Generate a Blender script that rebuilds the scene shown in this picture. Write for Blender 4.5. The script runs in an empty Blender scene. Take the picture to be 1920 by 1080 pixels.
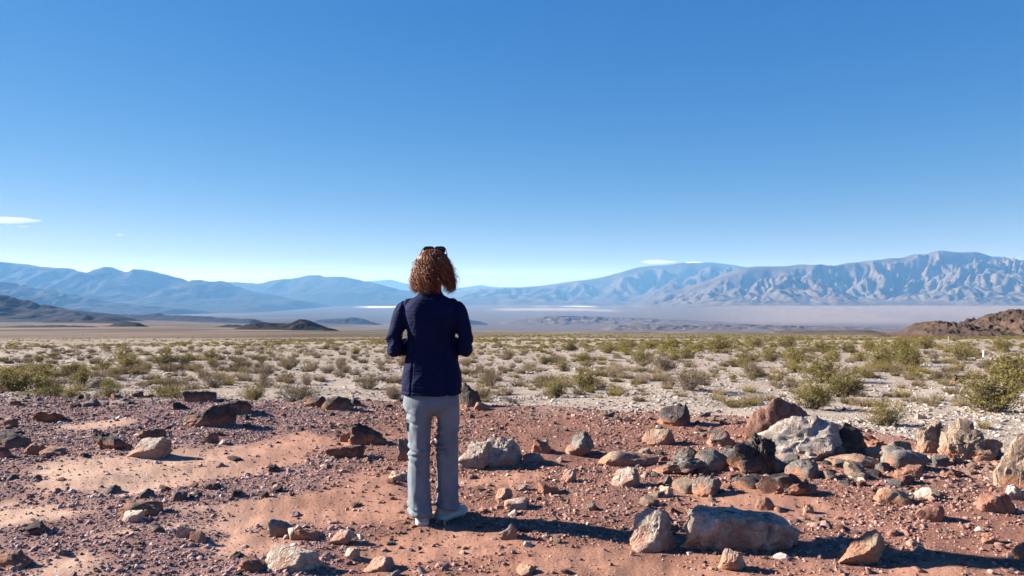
import bpy, bmesh, math, random
import numpy as np
from mathutils import Vector

# ------------------------------------------------------------------ camera, sky, sun, exposure
SC = bpy.context.scene
C = SC.collection
F = 1920 * 26.0 / 36.0          # focal length in photo pixels
CAMZ = 1.41
cam_d = bpy.data.cameras.new('camera')
cam_d.lens = 26.0; cam_d.sensor_width = 36.0
cam_d.clip_start = 0.1; cam_d.clip_end = 400000.0
cam = bpy.data.objects.new('camera', cam_d); C.objects.link(cam)
cam.location = (0, 0, CAMZ); cam.rotation_euler = (math.radians(90), 0, 0)
SC.camera = cam

SUN_EL = math.radians(24.0)
SUN_DIR = Vector((-1.0, 0.23, 0)).normalized() * math.cos(SUN_EL) + Vector((0, 0, math.sin(SUN_EL)))
SUN_AZ = math.atan2(SUN_DIR.x, SUN_DIR.y)      # from +Y towards +X
world = bpy.data.worlds.new('World'); SC.world = world; world.use_nodes = True
wn = world.node_tree.nodes; wl = world.node_tree.links
for n in list(wn): wn.remove(n)
sky = wn.new('ShaderNodeTexSky'); sky.sky_type = 'NISHITA'; sky.sun_disc = False
sky.sun_elevation = SUN_EL; sky.sun_rotation = SUN_AZ
sky.altitude = 600; sky.air_density = 1.0; sky.dust_density = 0.15; sky.ozone_density = 2.2
bg = wn.new('ShaderNodeBackground'); bg.inputs['Strength'].default_value = 0.05
wo = wn.new('ShaderNodeOutputWorld')
hs = wn.new('ShaderNodeHueSaturation'); hs.inputs['Saturation'].default_value = 1.32; hs.inputs['Value'].default_value = 1.0
tint = wn.new('ShaderNodeMix'); tint.data_type = 'RGBA'; tint.blend_type = 'MULTIPLY'; tint.inputs[0].default_value = 1.0
tint.inputs[7].default_value = (.365, .50, .70, 1)      # the cool white balance of the photograph
wl.new(sky.outputs[0], hs.inputs['Color']); wl.new(hs.outputs[0], tint.inputs[6]); 
sep = wn.new('ShaderNodeSeparateColor'); com = wn.new('ShaderNodeCombineColor'); wl.new(tint.outputs[2], sep.inputs[0])
for ch, (v0, pw) in enumerate(((.262, 1.0), (1.31, .64), (3.08, .38))):   # the camera's gentler roll-off towards the bright horizon
    dv = wn.new('ShaderNodeMath'); dv.operation = 'DIVIDE'; dv.inputs[1].default_value = v0; wl.new(sep.outputs[ch], dv.inputs[0])
    pn = wn.new('ShaderNodeMath'); pn.operation = 'POWER'; pn.inputs[1].default_value = pw; wl.new(dv.outputs[0], pn.inputs[0])
    ml = wn.new('ShaderNodeMath'); ml.operation = 'MULTIPLY'; ml.inputs[1].default_value = v0; wl.new(pn.outputs[0], ml.inputs[0]); wl.new(ml.outputs[0], com.inputs[ch])
wl.new(com.outputs[0], bg.inputs[0]); wl.new(bg.outputs[0], wo.inputs[0])

sun_d = bpy.data.lights.new('sun', 'SUN'); sun_d.energy = 5.0; sun_d.angle = math.radians(0.53)
sun_d.color = (1.0, 0.93, 0.83)
sun = bpy.data.objects.new('sun', sun_d); C.objects.link(sun)
sun.rotation_euler = SUN_DIR.to_track_quat('Z', 'Y').to_euler()
sun.location = (-30, 10, 40)

SC.view_settings.view_transform = 'Standard'; SC.view_settings.look = 'None'
SC.view_settings.gamma = 1.0; SC.view_settings.use_curve_mapping = False
SC.view_settings.exposure = 1.86
SC.render.engine = 'CYCLES'
SC.cycles.use_denoising = True
SC.cycles.volume_bounces = 0
SC.cycles.max_bounces = 6; SC.cycles.diffuse_bounces = 3; SC.cycles.transparent_max_bounces = 16

RNG = np.random.default_rng(7)
random.seed(7)

# ------------------------------------------------------------------ numeric helpers
_perm = np.random.default_rng(3).permutation(256); _perm = np.concatenate([_perm, _perm, _perm])
_grad = np.random.default_rng(4).normal(size=(256, 3)); _grad /= np.linalg.norm(_grad, axis=1)[:, None]
def perlin(p):
    p = np.asarray(p, float); i = np.floor(p).astype(np.int64); f = p - i; i &= 255
    u = f * f * f * (f * (f * 6 - 15) + 10)
    out = 0
    for dx in (0, 1):
        wx = u[:, 0] if dx else 1 - u[:, 0]
        a = _perm[i[:, 0] + dx]
        for dy in (0, 1):
            wy = u[:, 1] if dy else 1 - u[:, 1]
            b = _perm[a + i[:, 1] + dy]
            for dz in (0, 1):
                wz = u[:, 2] if dz else 1 - u[:, 2]
                g = _grad[_perm[b + i[:, 2] + dz]]
                out = out + wx * wy * wz * ((f[:, 0] - dx) * g[:, 0] + (f[:, 1] - dy) * g[:, 1] + (f[:, 2] - dz) * g[:, 2])
    return out * 1.6
def fbm(p, octv=4, gain=.5, lac=2.03):
    p = np.asarray(p, float); s = 0; a = 1.0
    for k in range(octv):
        s = s + a * perlin(p * lac ** k + 17.3 * k); a *= gain
    return s
def ridged(p, octv=4, gain=.5, lac=2.1):
    p = np.asarray(p, float); s = 0; a = 1.0; w = 1.0
    for k in range(octv):
        n = (1 - np.abs(perlin(p * lac ** k + 31.7 * k))) ** 2
        s = s + a * n * w; w = np.clip(n * 1.4, 0, 1); a *= gain
    return s
def sstep(a, b, x):
    t = np.clip((np.asarray(x, float) - a) / (b - a), 0, 1); return t * t * (3 - 2 * t)
def P3(x, y, z=0.0):
    x = np.asarray(x, float); return np.stack([x, np.broadcast_to(y, x.shape), np.broadcast_to(z, x.shape)], -1)

# ------------------------------------------------------------------ mesh / object helpers
def mesh_np(name, v, f, smooth=True):
    """v (N,3), f (M,k) with one k, or a list of such arrays"""
    me = bpy.data.meshes.new(name)
    fl = f if isinstance(f, list) else [f]
    fl = [np.asarray(a, np.int32) for a in fl if len(a)]
    nl = sum(a.size for a in fl); nf = sum(len(a) for a in fl)
    me.vertices.add(len(v)); me.vertices.foreach_set('co', np.asarray(v, np.float32).ravel())
    me.loops.add(nl); me.loops.foreach_set('vertex_index', np.concatenate([a.ravel() for a in fl]))
    tot = np.concatenate([np.full(len(a), a.shape[1], np.int32) for a in fl])
    st = np.concatenate([[0], np.cumsum(tot)[:-1]]).astype(np.int32)
    me.polygons.add(nf); me.polygons.foreach_set('loop_start', st); me.polygons.foreach_set('loop_total', tot)
    me.polygons.foreach_set('use_smooth', np.full(nf, smooth, bool))
    me.update(calc_edges=True); me.validate()
    return me
def tag(o, label=None, cat=None, group=None, kind=None):
    if label: o['label'] = label
    if cat: o['category'] = cat
    if group: o['group'] = group
    if kind: o['kind'] = kind
    return o
def obj(name, me, mat=None, parent=None, loc=(0, 0, 0), rot=(0, 0, 0)):
    o = bpy.data.objects.new(name, me); C.objects.link(o)
    if mat is not None and me is not None and len(me.materials) == 0: me.materials.append(mat)
    o.location = loc; o.rotation_euler = rot
    if parent: o.parent = parent
    return o
def empty(name, loc, rz=0):
    o = bpy.data.objects.new(name, None); C.objects.link(o); o.location = loc; o.rotation_euler = (0, 0, rz)
    o.empty_display_size = .2
    return o
def grid_faces(nr, nc, wrap=False):
    r = np.arange(nr - 1)[:, None]; c = np.arange(nc if wrap else nc - 1)[None, :]
    c2 = (c + 1) % nc
    return np.stack([r * nc + c, r * nc + c2, (r + 1) * nc + c2, (r + 1) * nc + c], -1).reshape(-1, 4)
_ico = {}
def ico(n):
    if n not in _ico:
        bm = bmesh.new(); bmesh.ops.create_icosphere(bm, subdivisions=n, radius=1)
        bm.verts.ensure_lookup_table()
        _ico[n] = (np.array([v.co[:] for v in bm.verts]), np.array([[v.index for v in f.verts] for f in bm.faces])); bm.free()
    return _ico[n]

# ------------------------------------------------------------------ materials
def mat_new(name, rough=.9, spec=.2):
    m = bpy.data.materials.new(name); m.use_nodes = True
    b = m.node_tree.nodes['Principled BSDF']
    b.inputs['Roughness'].default_value = rough; b.inputs['Specular IOR Level'].default_value = spec
    return m, m.node_tree.nodes, m.node_tree.links, b
def N(nodes, t, **kw):
    n = nodes.new(t)
    for k, v in kw.items():
        if k in n.inputs: n.inputs[k].default_value = v
        else: setattr(n, k, v)
    return n
def ramp(nodes, stops, interp='LINEAR'):
    r = nodes.new('ShaderNodeValToRGB'); r.color_ramp.interpolation = interp
    e = r.color_ramp.elements
    while len(e) > 1: e.remove(e[-1])
    e[0].position = stops[0][0]; e[0].color = (*stops[0][1], 1)
    for p, c in stops[1:]:
        k = e.new(p); k.color = (*c, 1)
    return r
def mixc(nodes, links, fac, a, b, mode='MIX'):
    m = nodes.new('ShaderNodeMix'); m.data_type = 'RGBA'; m.blend_type = mode
    for s, v in ((0, fac), (6, a), (7, b)):
        if isinstance(v, (int, float)): m.inputs[s].default_value = v
        elif isinstance(v, tuple): m.inputs[s].default_value = (*v, 1) if len(v) == 3 else v
        else: links.new(v, m.inputs[s])
    return m.outputs[2]
def mathn(nodes, links, op, a, b=0.0, clamp=False):
    m = nodes.new('ShaderNodeMath'); m.operation = op; m.use_clamp = clamp
    for s, v in ((0, a), (1, b)):
        if isinstance(v, (int, float)): m.inputs[s].default_value = v
        else: links.new(v, m.inputs[s])
    return m.outputs[0]
def maprange(nodes, links, v, a, b, c=0.0, d=1.0):
    m = nodes.new('ShaderNodeMapRange'); links.new(v, m.inputs[0])
    for k, x in zip((1, 2, 3, 4), (a, b, c, d)): m.inputs[k].default_value = x
    return m.outputs[0]

def rock_mat(name, stops, scale=9., crack=.35, dust=(0.36, .165, .10), dust_h=.075, dust_amt=.8, bump=.8):
    m, n, l, b = mat_new(name, .88, .25)
    tc = n.new('ShaderNodeTexCoord'); oi = n.new('ShaderNodeObjectInfo')
    off = n.new('ShaderNodeVectorMath'); off.operation = 'ADD'
    l.new(tc.outputs['Object'], off.inputs[0])
    sc = n.new('ShaderNodeVectorMath'); sc.operation = 'SCALE'; sc.inputs[0].default_value = (37, 91, 53)
    l.new(oi.outputs['Random'], sc.inputs['Scale']); l.new(sc.outputs[0], off.inputs[1])
    n1 = N(n, 'ShaderNodeTexNoise', Scale=scale, Detail=8., Roughness=.62, Distortion=.4); l.new(off.outputs[0], n1.inputs['Vector'])
    r = ramp(n, stops); l.new(n1.outputs[0], r.inputs[0])
    n2 = N(n, 'ShaderNodeTexNoise', Scale=scale * 7, Detail=5., Roughness=.7); l.new(off.outputs[0], n2.inputs['Vector'])
    col = mixc(n, l, .75, r.outputs[0], maprange(n, l, n2.outputs[0], .25, .75, .45, 1.45), 'MULTIPLY')
    vor = N(n, 'ShaderNodeTexVoronoi', Scale=scale * .8, feature='DISTANCE_TO_EDGE'); l.new(off.outputs[0], vor.inputs['Vector'])
    n3 = N(n, 'ShaderNodeTexNoise', Scale=scale * .9, Detail=3.); l.new(off.outputs[0], n3.inputs['Vector'])
    ck = mathn(n, l, 'MULTIPLY', maprange(n, l, vor.outputs[0], .0, .035, 1, 0), maprange(n, l, n3.outputs[0], .5, .62, 0, crack))
    col = mixc(n, l, ck, col, (.03, .022, .02))
    # red soil caught on the foot and the level tops
    sx = n.new('ShaderNodeSeparateXYZ'); l.new(tc.outputs['Object'], sx.inputs[0])
    zz = mathn(n, l, 'ADD', sx.outputs[2], maprange(n, l, n1.outputs[0], .3, .7, -dust_h, dust_h))
    foot = maprange(n, l, zz, 0.0, dust_h * 1.3, dust_amt, 0)
    col = mixc(n, l, foot, col, dust)
    l.new(col, b.inputs['Base Color'])
    h = mathn(n, l, 'SUBTRACT', mathn(n, l, 'ADD', mathn(n, l, 'MULTIPLY', n1.outputs[0], .8), mathn(n, l, 'MULTIPLY', n2.outputs[0], .35)), ck)
    bp = N(n, 'ShaderNodeBump', Strength=bump, Distance=.05); l.new(h, bp.inputs['Height']); l.new(bp.outputs[0], b.inputs['Normal'])
    return m

M_PALE = rock_mat('rock_pale', [(.22, (.11, .085, .075)), (.40, (.25, .205, .175)), (.55, (.36, .30, .26)), (.78, (.44, .38, .33))])
M_DARK = rock_mat('rock_dark', [(.25, (.020, .016, .017)), (.45, (.045, .036, .036)), (.62, (.085, .068, .064)), (.8, (.18, .14, .125))])
M_GREY = rock_mat('rock_grey', [(.25, (.030, .028, .028)), (.42, (.095, .086, .082)), (.6, (.185, .168, .156)), (.8, (.29, .265, .24))])
M_RED = rock_mat('rock_red', [(.25, (.065, .032, .027)), (.42, (.16, .078, .062)), (.6, (.25, .135, .105)), (.8, (.34, .215, .17))])
M_TAN = rock_mat('rock_tan', [(.25, (.09, .062, .046)), (.42, (.21, .148, .11)), (.6, (.29, .215, .162)), (.8, (.38, .30, .235))])
M_CREAM = rock_mat('rock_cream', [(.2, (.24, .19, .155)), (.45, (.43, .36, .30)), (.75, (.55, .48, .41))], dust_amt=.5)
ROCKM = dict(pale=M_PALE, dark=M_DARK, grey=M_GREY, red=M_RED, tan=M_TAN, cream=M_CREAM)

def stone_mat(name, stops):
    m, n, l, b = mat_new(name, .9, .2)
    oi = n.new('ShaderNodeObjectInfo'); r = ramp(n, stops); l.new(oi.outputs['Random'], r.inputs[0])
    tc = n.new('ShaderNodeTexCoord')
    n2 = N(n, 'ShaderNodeTexNoise', Scale=2.2, Detail=4., Roughness=.7); l.new(tc.outputs['Object'], n2.inputs['Vector'])
    col = mixc(n, l, .8, r.outputs[0], maprange(n, l, n2.outputs[0], .25, .75, .6, 1.35), 'MULTIPLY')
    l.new(col, b.inputs['Base Color'])
    return m

# ------------------------------------------------------------------ terrain height
KD = np.log(np.array([1, 8, 12, 16, 30, 66, 120, 200, 400, 800, 2000, 5000, 9000, 12000, 18000, 24000, 30000, 45000, 70000, 110000, 200000.]))
def fan_t(d): return 1.69 / d + .06
_dd = np.exp(KD)
T_R = np.array([*fan_t(_dd[:11]), .0603, .0585, .0535, .0430, .0340, .0272, .0181, .01165, .0074, .0041])
T_B = np.array([*fan_t(_dd[:11]), .0603, .0585, .0535, .0420, .0225, .0160, .0110, .0080, .0060, .0041])
T_L = np.array([*fan_t(_dd[:6]), .0782, .0735, .0672, .0610, .0535, .0462, .0422, .0400, .0360, .0318, .0268, .0181, .01165, .0074, .0041])
def px_eq(X, Y):
    az = np.clip(np.arctan2(X, Y), -.80, .80); r = np.hypot(X, Y)
    return 960 + F * np.tan(az), r * np.cos(az)
EDGE_X = [-420, 0, 300, 480, 620, 760, 900, 1100, 1240, 1380, 1600, 1750, 1920, 2400]
EDGE_Y = [738, 741, 748, 750, 746, 746, 752, 760, 765, 775, 798, 826, 862, 880]
def edge_d(px): return CAMZ * F / (np.interp(px, EDGE_X, EDGE_Y) - 540)
def fan_z(px, d):
    L = np.log(np.maximum(d, 1.0))
    l = np.interp(L, KD, T_L); r = np.interp(L, KD, T_R); b = np.interp(L, KD, T_B)
    t = sstep(150, 1000, px); u = sstep(1120, 1420, px)
    return CAMZ - np.maximum(d, 1.0) * ((l * (1 - t) + r * t) * (1 - u) + b * u)
def mound_mask(X, Y):
    px, d = px_eq(X, Y)
    w = fbm(P3(X * .55, Y * .55, 3.1), 3) * .22
    m = sstep(1.5, -.15, d - edge_d(px) + w)
    return np.where(Y < 0, sstep(9, 5, np.hypot(X, Y)), m)
def H(X, Y, fine=True):
    X = np.atleast_1d(np.asarray(X, float)); Y = np.atleast_1d(np.asarray(Y, float))
    px, d = px_eq(X, Y); m = mound_mask(X, Y)
    zf = fan_z(px, d)
    far = sstep(20, 90, d)
    zf = zf + fbm(P3(X * .25, Y * .25, 9.), 4) * .11 * sstep(9, 14, d) * (1 - sstep(300, 900, d))
    zf = zf + fbm(P3(X * .012, Y * .012, 2.), 4) * .55 * far * (1 - sstep(4000, 9000, d))
    zf = zf + fbm(P3(X * .0007, Y * .0007, 5.), 4) * 9. * sstep(1200, 4000, d) * (1 - sstep(13000, 19000, d))
    # wash cut across the left of the plain: near lip falls, far bank stands in shade
    wob = 84 + 9 * perlin(P3(X * .02, X * 0 + 4.4, 0.)) + 34 * sstep(180, 620, px)
    zf = zf - 1.5 * sstep(0, 5, d - wob) * (1 - sstep(14, 15.5, d - wob)) * (1 - sstep(480, 760, px))
    wob2 = 150 + 20 * perlin(P3(X * .013, X * 0 + 8.4, 0.))
    zf = zf - 1.6 * sstep(0, 8, d - wob2) * (1 - sstep(22, 24, d - wob2)) * (1 - sstep(300, 460, px))
    zm = fbm(P3(X * .5, Y * .5, 1.), 3) * .035 + fbm(P3(X * 2.1, Y * 2.1, 7.), 3) * .014
    # low berms on the left, a slight rise on the right
    zm = zm + .03 * sstep(-.5, -3, X) * ridged(P3(X * .35 + Y * .2, Y * 1.1 - X * .35, 2.), 2) - .02
    if fine: zm = zm + fbm(P3(X * 9, Y * 9, 3.), 3) * .006
    return m * zm + (1 - m) * zf
def hit(px, py):
    """where the ray through a photo pixel meets the terrain"""
    d = np.exp(np.linspace(math.log(2.5), math.log(4000), 3000)); X = (px - 960) / F * d
    z = CAMZ + (540 - py) / F * d; k = np.argmax(z <= H(X, d, False))
    return float(X[k]), float(d[k]), float(H(X[k], d[k], False)[0])
def fan_hit(px, py):
    d = 1.69 / max((py - 540) / F - .06, .0012)
    X = (px - 960) / F * d
    return X, d, float(H(X, d, False)[0])

# smooth dirt patches, traced on the photograph and laid on the mound
def on_mound(pts): return np.array([((x - 960) / F * (CAMZ * F / (y - 540)), CAMZ * F / (y - 540)) for x, y in pts])
PATCHES = [on_mound(p) for p in (
    [(40, 892), (120, 866), (300, 850), (470, 832), (560, 808), (650, 814), (715, 822), (640, 846), (560, 862), (480, 882), (330, 912), (240, 932), (110, 922)],
    [(390, 990), (520, 938), (640, 902), (750, 886), (765, 905), (770, 965), (640, 985), (560, 968), (470, 995), (520, 1018), (440, 1024)],
    [(-60, 955), (70, 940), (150, 932), (90, 975), (0, 1005), (-80, 1020)],
    [(90, 1068), (140, 1032), (230, 995), (330, 968), (345, 978), (250, 1012), (150, 1062), (60, 1085)],
    [(690, 1035), (830, 992), (960, 1000), (1190, 1012), (1210, 1040), (1340, 1045), (1500, 1062), (1700, 1078), (1240, 1085), (1080, 1068), (980, 1075), (930, 1035), (800, 1052), (730, 1062)],
    [(890, 905), (960, 880), (1040, 872), (1050, 890), (960, 915), (905, 925)],
    [(1380, 900), (1460, 905), (1520, 925), (1640, 960), (1540, 965), (1420, 960), (1330, 945), (1290, 920)],
    [(70, 800), (150, 793), (230, 788), (240, 793), (160, 803), (90, 808)],
    [(1500, 1045), (1760, 1050), (1920, 1062), (1920, 1085), (1500, 1085)],
)]
def poly_dist(X, Y, poly):
    """signed distance, positive inside"""
    best = np.full(X.shape, 1e9); inside = np.zeros(X.shape, bool)
    n = len(poly)
    for i in range(n):
        ax, ay = poly[i]; bx, by = poly[(i + 1) % n]
        ex, ey = bx - ax, by - ay
        t = np.clip(((X - ax) * ex + (Y - ay) * ey) / (ex * ex + ey * ey), 0, 1)
        best = np.minimum(best, np.hypot(X - ax - t * ex, Y - ay - t * ey))
        c = ((ay > Y) != (by > Y)) & (X < ex * (Y - ay) / (ey if abs(ey) > 1e-9 else 1e-9) + ax)
        inside ^= c
    return np.where(inside, best, -best)
def dirt_mask(X, Y):
    near = np.full(X.shape, -9.0)
    for p in PATCHES: near = np.maximum(near, poly_dist(X, Y, p))
    w = fbm(P3(X * 1.6, Y * 1.6, 11.), 4) * .22 + fbm(P3(X * .6 + Y * .5, Y * 3.4 - X * 1.2, 4.), 3) * .20
    return sstep(-.06, .22, near + w + .09)

# ------------------------------------------------------------------ ground sheet
def lin(*c): return np.array(c, float)
def build_ground():
    fine = np.radians(np.linspace(-42, 42, 860)); co = np.radians(np.linspace(42, 318, 60))[1:-1]
    az = np.concatenate([fine, co])
    r1 = np.exp(np.arange(math.log(1.2), math.log(24), .0125)); r2 = np.exp(np.arange(math.log(24.3), math.log(104000), .040))
    r = np.concatenate([[.02, .5], r1, r2])
    A, R = np.meshgrid(az, r); X = (R * np.sin(A)).ravel(); Y = (R * np.cos(A)).ravel()
    Z = H(X, Y); v = np.stack([X, Y, Z], -1)
    me = mesh_np('ground', v, grid_faces(len(r), len(az), True)[:, ::-1])
    px, d = px_eq(X, Y); m = mound_mask(X, Y); dm = dirt_mask(X, Y) * m
    def mix(a, b, t): return a * (1 - t[:, None]) + b * t[:, None]
    side = sstep(520, 760, px)                                   # purplish gravel on the left, red soil on the right
    side = np.clip(side + fbm(P3(X * .8, Y * .8, 5.), 3) * .25, 0, 1)
    red = mix(np.tile(lin(.20, .112, .10), (len(X), 1)), np.tile(lin(.20, .098, .073), (len(X), 1)), side)
    pt = mix(np.tile(lin(.385, .25, .19), (len(X), 1)), np.tile(lin(.31, .163, .116), (len(X), 1)), sstep(250, 620, px) )
    red = mix(red, pt, dm)
    fan = np.tile(lin(.325, .268, .228), (len(X), 1))
    fan = mix(fan, np.tile(lin(.285, .232, .193), (len(X), 1)), np.clip(.5 + fbm(P3(X * .05, Y * .05, 1.), 4), 0, 1))
    fan = mix(fan, np.tile(lin(.27, .22, .165), (len(X), 1)), sstep(40, 150, d))
    lft = sstep(900, 250, px)
    plain = mix(np.tile(lin(.15, .122, .078), (len(X), 1)), np.tile(lin(.135, .094, .074), (len(X), 1)), lft)
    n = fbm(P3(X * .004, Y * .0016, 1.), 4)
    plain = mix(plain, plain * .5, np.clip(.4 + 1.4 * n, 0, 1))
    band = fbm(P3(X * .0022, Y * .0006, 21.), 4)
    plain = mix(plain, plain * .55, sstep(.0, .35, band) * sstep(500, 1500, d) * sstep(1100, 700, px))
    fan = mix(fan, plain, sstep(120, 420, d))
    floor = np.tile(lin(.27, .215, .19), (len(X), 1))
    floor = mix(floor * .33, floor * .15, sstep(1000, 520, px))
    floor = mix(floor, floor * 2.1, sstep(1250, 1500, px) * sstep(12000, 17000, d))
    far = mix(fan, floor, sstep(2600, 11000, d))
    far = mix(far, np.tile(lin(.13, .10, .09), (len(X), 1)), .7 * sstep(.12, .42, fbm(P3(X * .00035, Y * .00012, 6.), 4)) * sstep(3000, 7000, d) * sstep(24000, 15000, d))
    # salt pans on the valley floor
    w = fbm(P3(X * .00030, Y * .00010, 8.), 4)
    def streak(x0, x1, pts, half, soft=60):
        py = 540 + F * 815 / np.maximum(d, 1000.)
        c = np.interp(px, [p[0] for p in pts], [p[1] for p in pts])
        return sstep(x0, x0 + soft, px) * sstep(x1, x1 - soft, px) * sstep(half, half * .35, np.abs(py - c + 3.0 * w)) * sstep(-.35, .0, w + .1) * sstep(15000, 19000, d)
    salt = streak(655, 1130, [(655, 575), (760, 572), (880, 567), (1000, 569), (1130, 574)], 4.6)
    salt2 = streak(740, 960, [(740, 554), (960, 559)], 3.6)
    salt3 = .22 * streak(900, 1180, [(900, 580), (1100, 581), (1300, 588), (1480, 592)], 3.0)
    salt = np.clip(salt + salt2 + salt3, 0, 1)
    far = mix(far, np.tile(lin(.80, .78, .75), (len(X), 1)), salt)
    we = fbm(P3(X * .9, Y * .9, 33.), 4) * .9
    mc = np.where(Y < 0, m, sstep(.9, -.9, d - edge_d(px) + we + .1))
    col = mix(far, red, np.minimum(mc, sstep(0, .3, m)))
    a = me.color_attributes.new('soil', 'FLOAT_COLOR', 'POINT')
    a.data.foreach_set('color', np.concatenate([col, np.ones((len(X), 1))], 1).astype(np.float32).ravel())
    mt, nn, l, b = mat_new('ground_soil', .95, .1)
    at = N(nn, 'ShaderNodeAttribute', attribute_name='soil')
    tc = nn.new('ShaderNodeTexCoord')
    n1 = N(nn, 'ShaderNodeTexNoise', Scale=1.7, Detail=8., Roughness=.65); l.new(tc.outputs['Object'], n1.inputs['Vector'])
    n2 = N(nn, 'ShaderNodeTexNoise', Scale=55., Detail=5., Roughness=.7); l.new(tc.outputs['Object'], n2.inputs['Vector'])
    n3 = N(nn, 'ShaderNodeTexNoise', Scale=.004, Detail=9., Roughness=.6); l.new(tc.outputs['Object'], n3.inputs['Vector'])
    c = mixc(nn, l, 1., at.outputs['Color'], maprange(nn, l, n1.outputs[0], .3, .7, .78, 1.2), 'MULTIPLY')
    c = mixc(nn, l, 1., c, maprange(nn, l, n2.outputs[0], .25, .75, .72, 1.25), 'MULTIPLY')
    c = mixc(nn, l, 1., c, maprange(nn, l, n3.outputs[0], .3, .7, .8, 1.2), 'MULTIPLY')
    l.new(c, b.inputs['Base Color'])
    bp = N(nn, 'ShaderNodeBump', Strength=.6, Distance=.012); l.new(n2.outputs[0], bp.inputs['Height']); l.new(bp.outputs[0], b.inputs['Normal'])
    o = obj('ground', me, mt); tag(o, 'red stony ground running into a pale desert plain and valley floor', 'ground', kind='structure')
build_ground()

# ------------------------------------------------------------------ mountains
def mountain_mat(name, c1, c2, sc, snow=None):
    m, n, l, b = mat_new(name, .95, .05)
    tc = n.new('ShaderNodeTexCoord')
    n1 = N(n, 'ShaderNodeTexNoise', Scale=sc, Detail=9., Roughness=.62); l.new(tc.outputs['Object'], n1.inputs['Vector'])
    r = ramp(n, [(.32, c1), (.68, c2)]); l.new(n1.outputs[0], r.inputs[0])
    col = r.outputs[0]
    if snow:
        g = n.new('ShaderNodeNewGeometry'); sx = n.new('ShaderNodeSeparateXYZ'); l.new(g.outputs['Position'], sx.inputs[0])
        zz = mathn(n, l, 'ADD', sx.outputs[2], maprange(n, l, n1.outputs[0], .3, .7, -260, 260))
        col = mixc(n, l, maprange(n, l, zz, snow, snow + 60), col, (.8, .82, .85))
    l.new(col, b.inputs['Base Color']); return m

def stream_power(h, U, dx, iters, K=2e-5, dt=60000.):
    ny, nx = h.shape; Nn = nx * ny
    idx = np.arange(Nn).reshape(ny, nx)
    fixed = np.zeros((ny, nx), bool); fixed[0] = fixed[-1] = True; fixed[:, 0] = fixed[:, -1] = True
    fx = fixed.ravel()
    offs = [(-1, 0), (1, 0), (0, -1), (0, 1), (-1, -1), (-1, 1), (1, -1), (1, 1)]
    for it in range(iters):
        hp = np.pad(h, 1, constant_values=1e9); best = np.zeros((ny, nx)); rec = idx.copy(); dist = np.full((ny, nx), dx)
        for dy, dxx in offs:
            L = dx * math.hypot(dy, dxx); s = (h - hp[1 + dy:1 + dy + ny, 1 + dxx:1 + dxx + nx]) / L
            k = s > best; best[k] = s[k]; rec[k] = (idx + dy * nx + dxx)[k]; dist[k] = L
        hf = h.ravel(); order = np.argsort(hf)
        rl = rec.ravel().tolist(); A = [dx * dx] * Nn
        for i in order[::-1].tolist():
            j = rl[i]
            if j != i: A[j] += A[i]
        Fc = (K * np.sqrt(np.array(A)) * dt / dist.ravel()).tolist()
        hu = np.where(fx, hf, hf + U.ravel() * dt).tolist(); fl = fx.tolist()
        for i in order.tolist():
            j = rl[i]
            if j != i and not fl[i]:
                f = Fc[i]; hu[i] = (hu[i] + f * hu[j]) / (1 + f)
        h = np.array(hu).reshape(ny, nx)
    return h
def blur(a, k, axis):
    w = np.ones(2 * k + 1) / (2 * k + 1)
    return np.apply_along_axis(lambda r: np.convolve(np.pad(r, k, 'edge'), w, 'valid'), axis, a)

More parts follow.
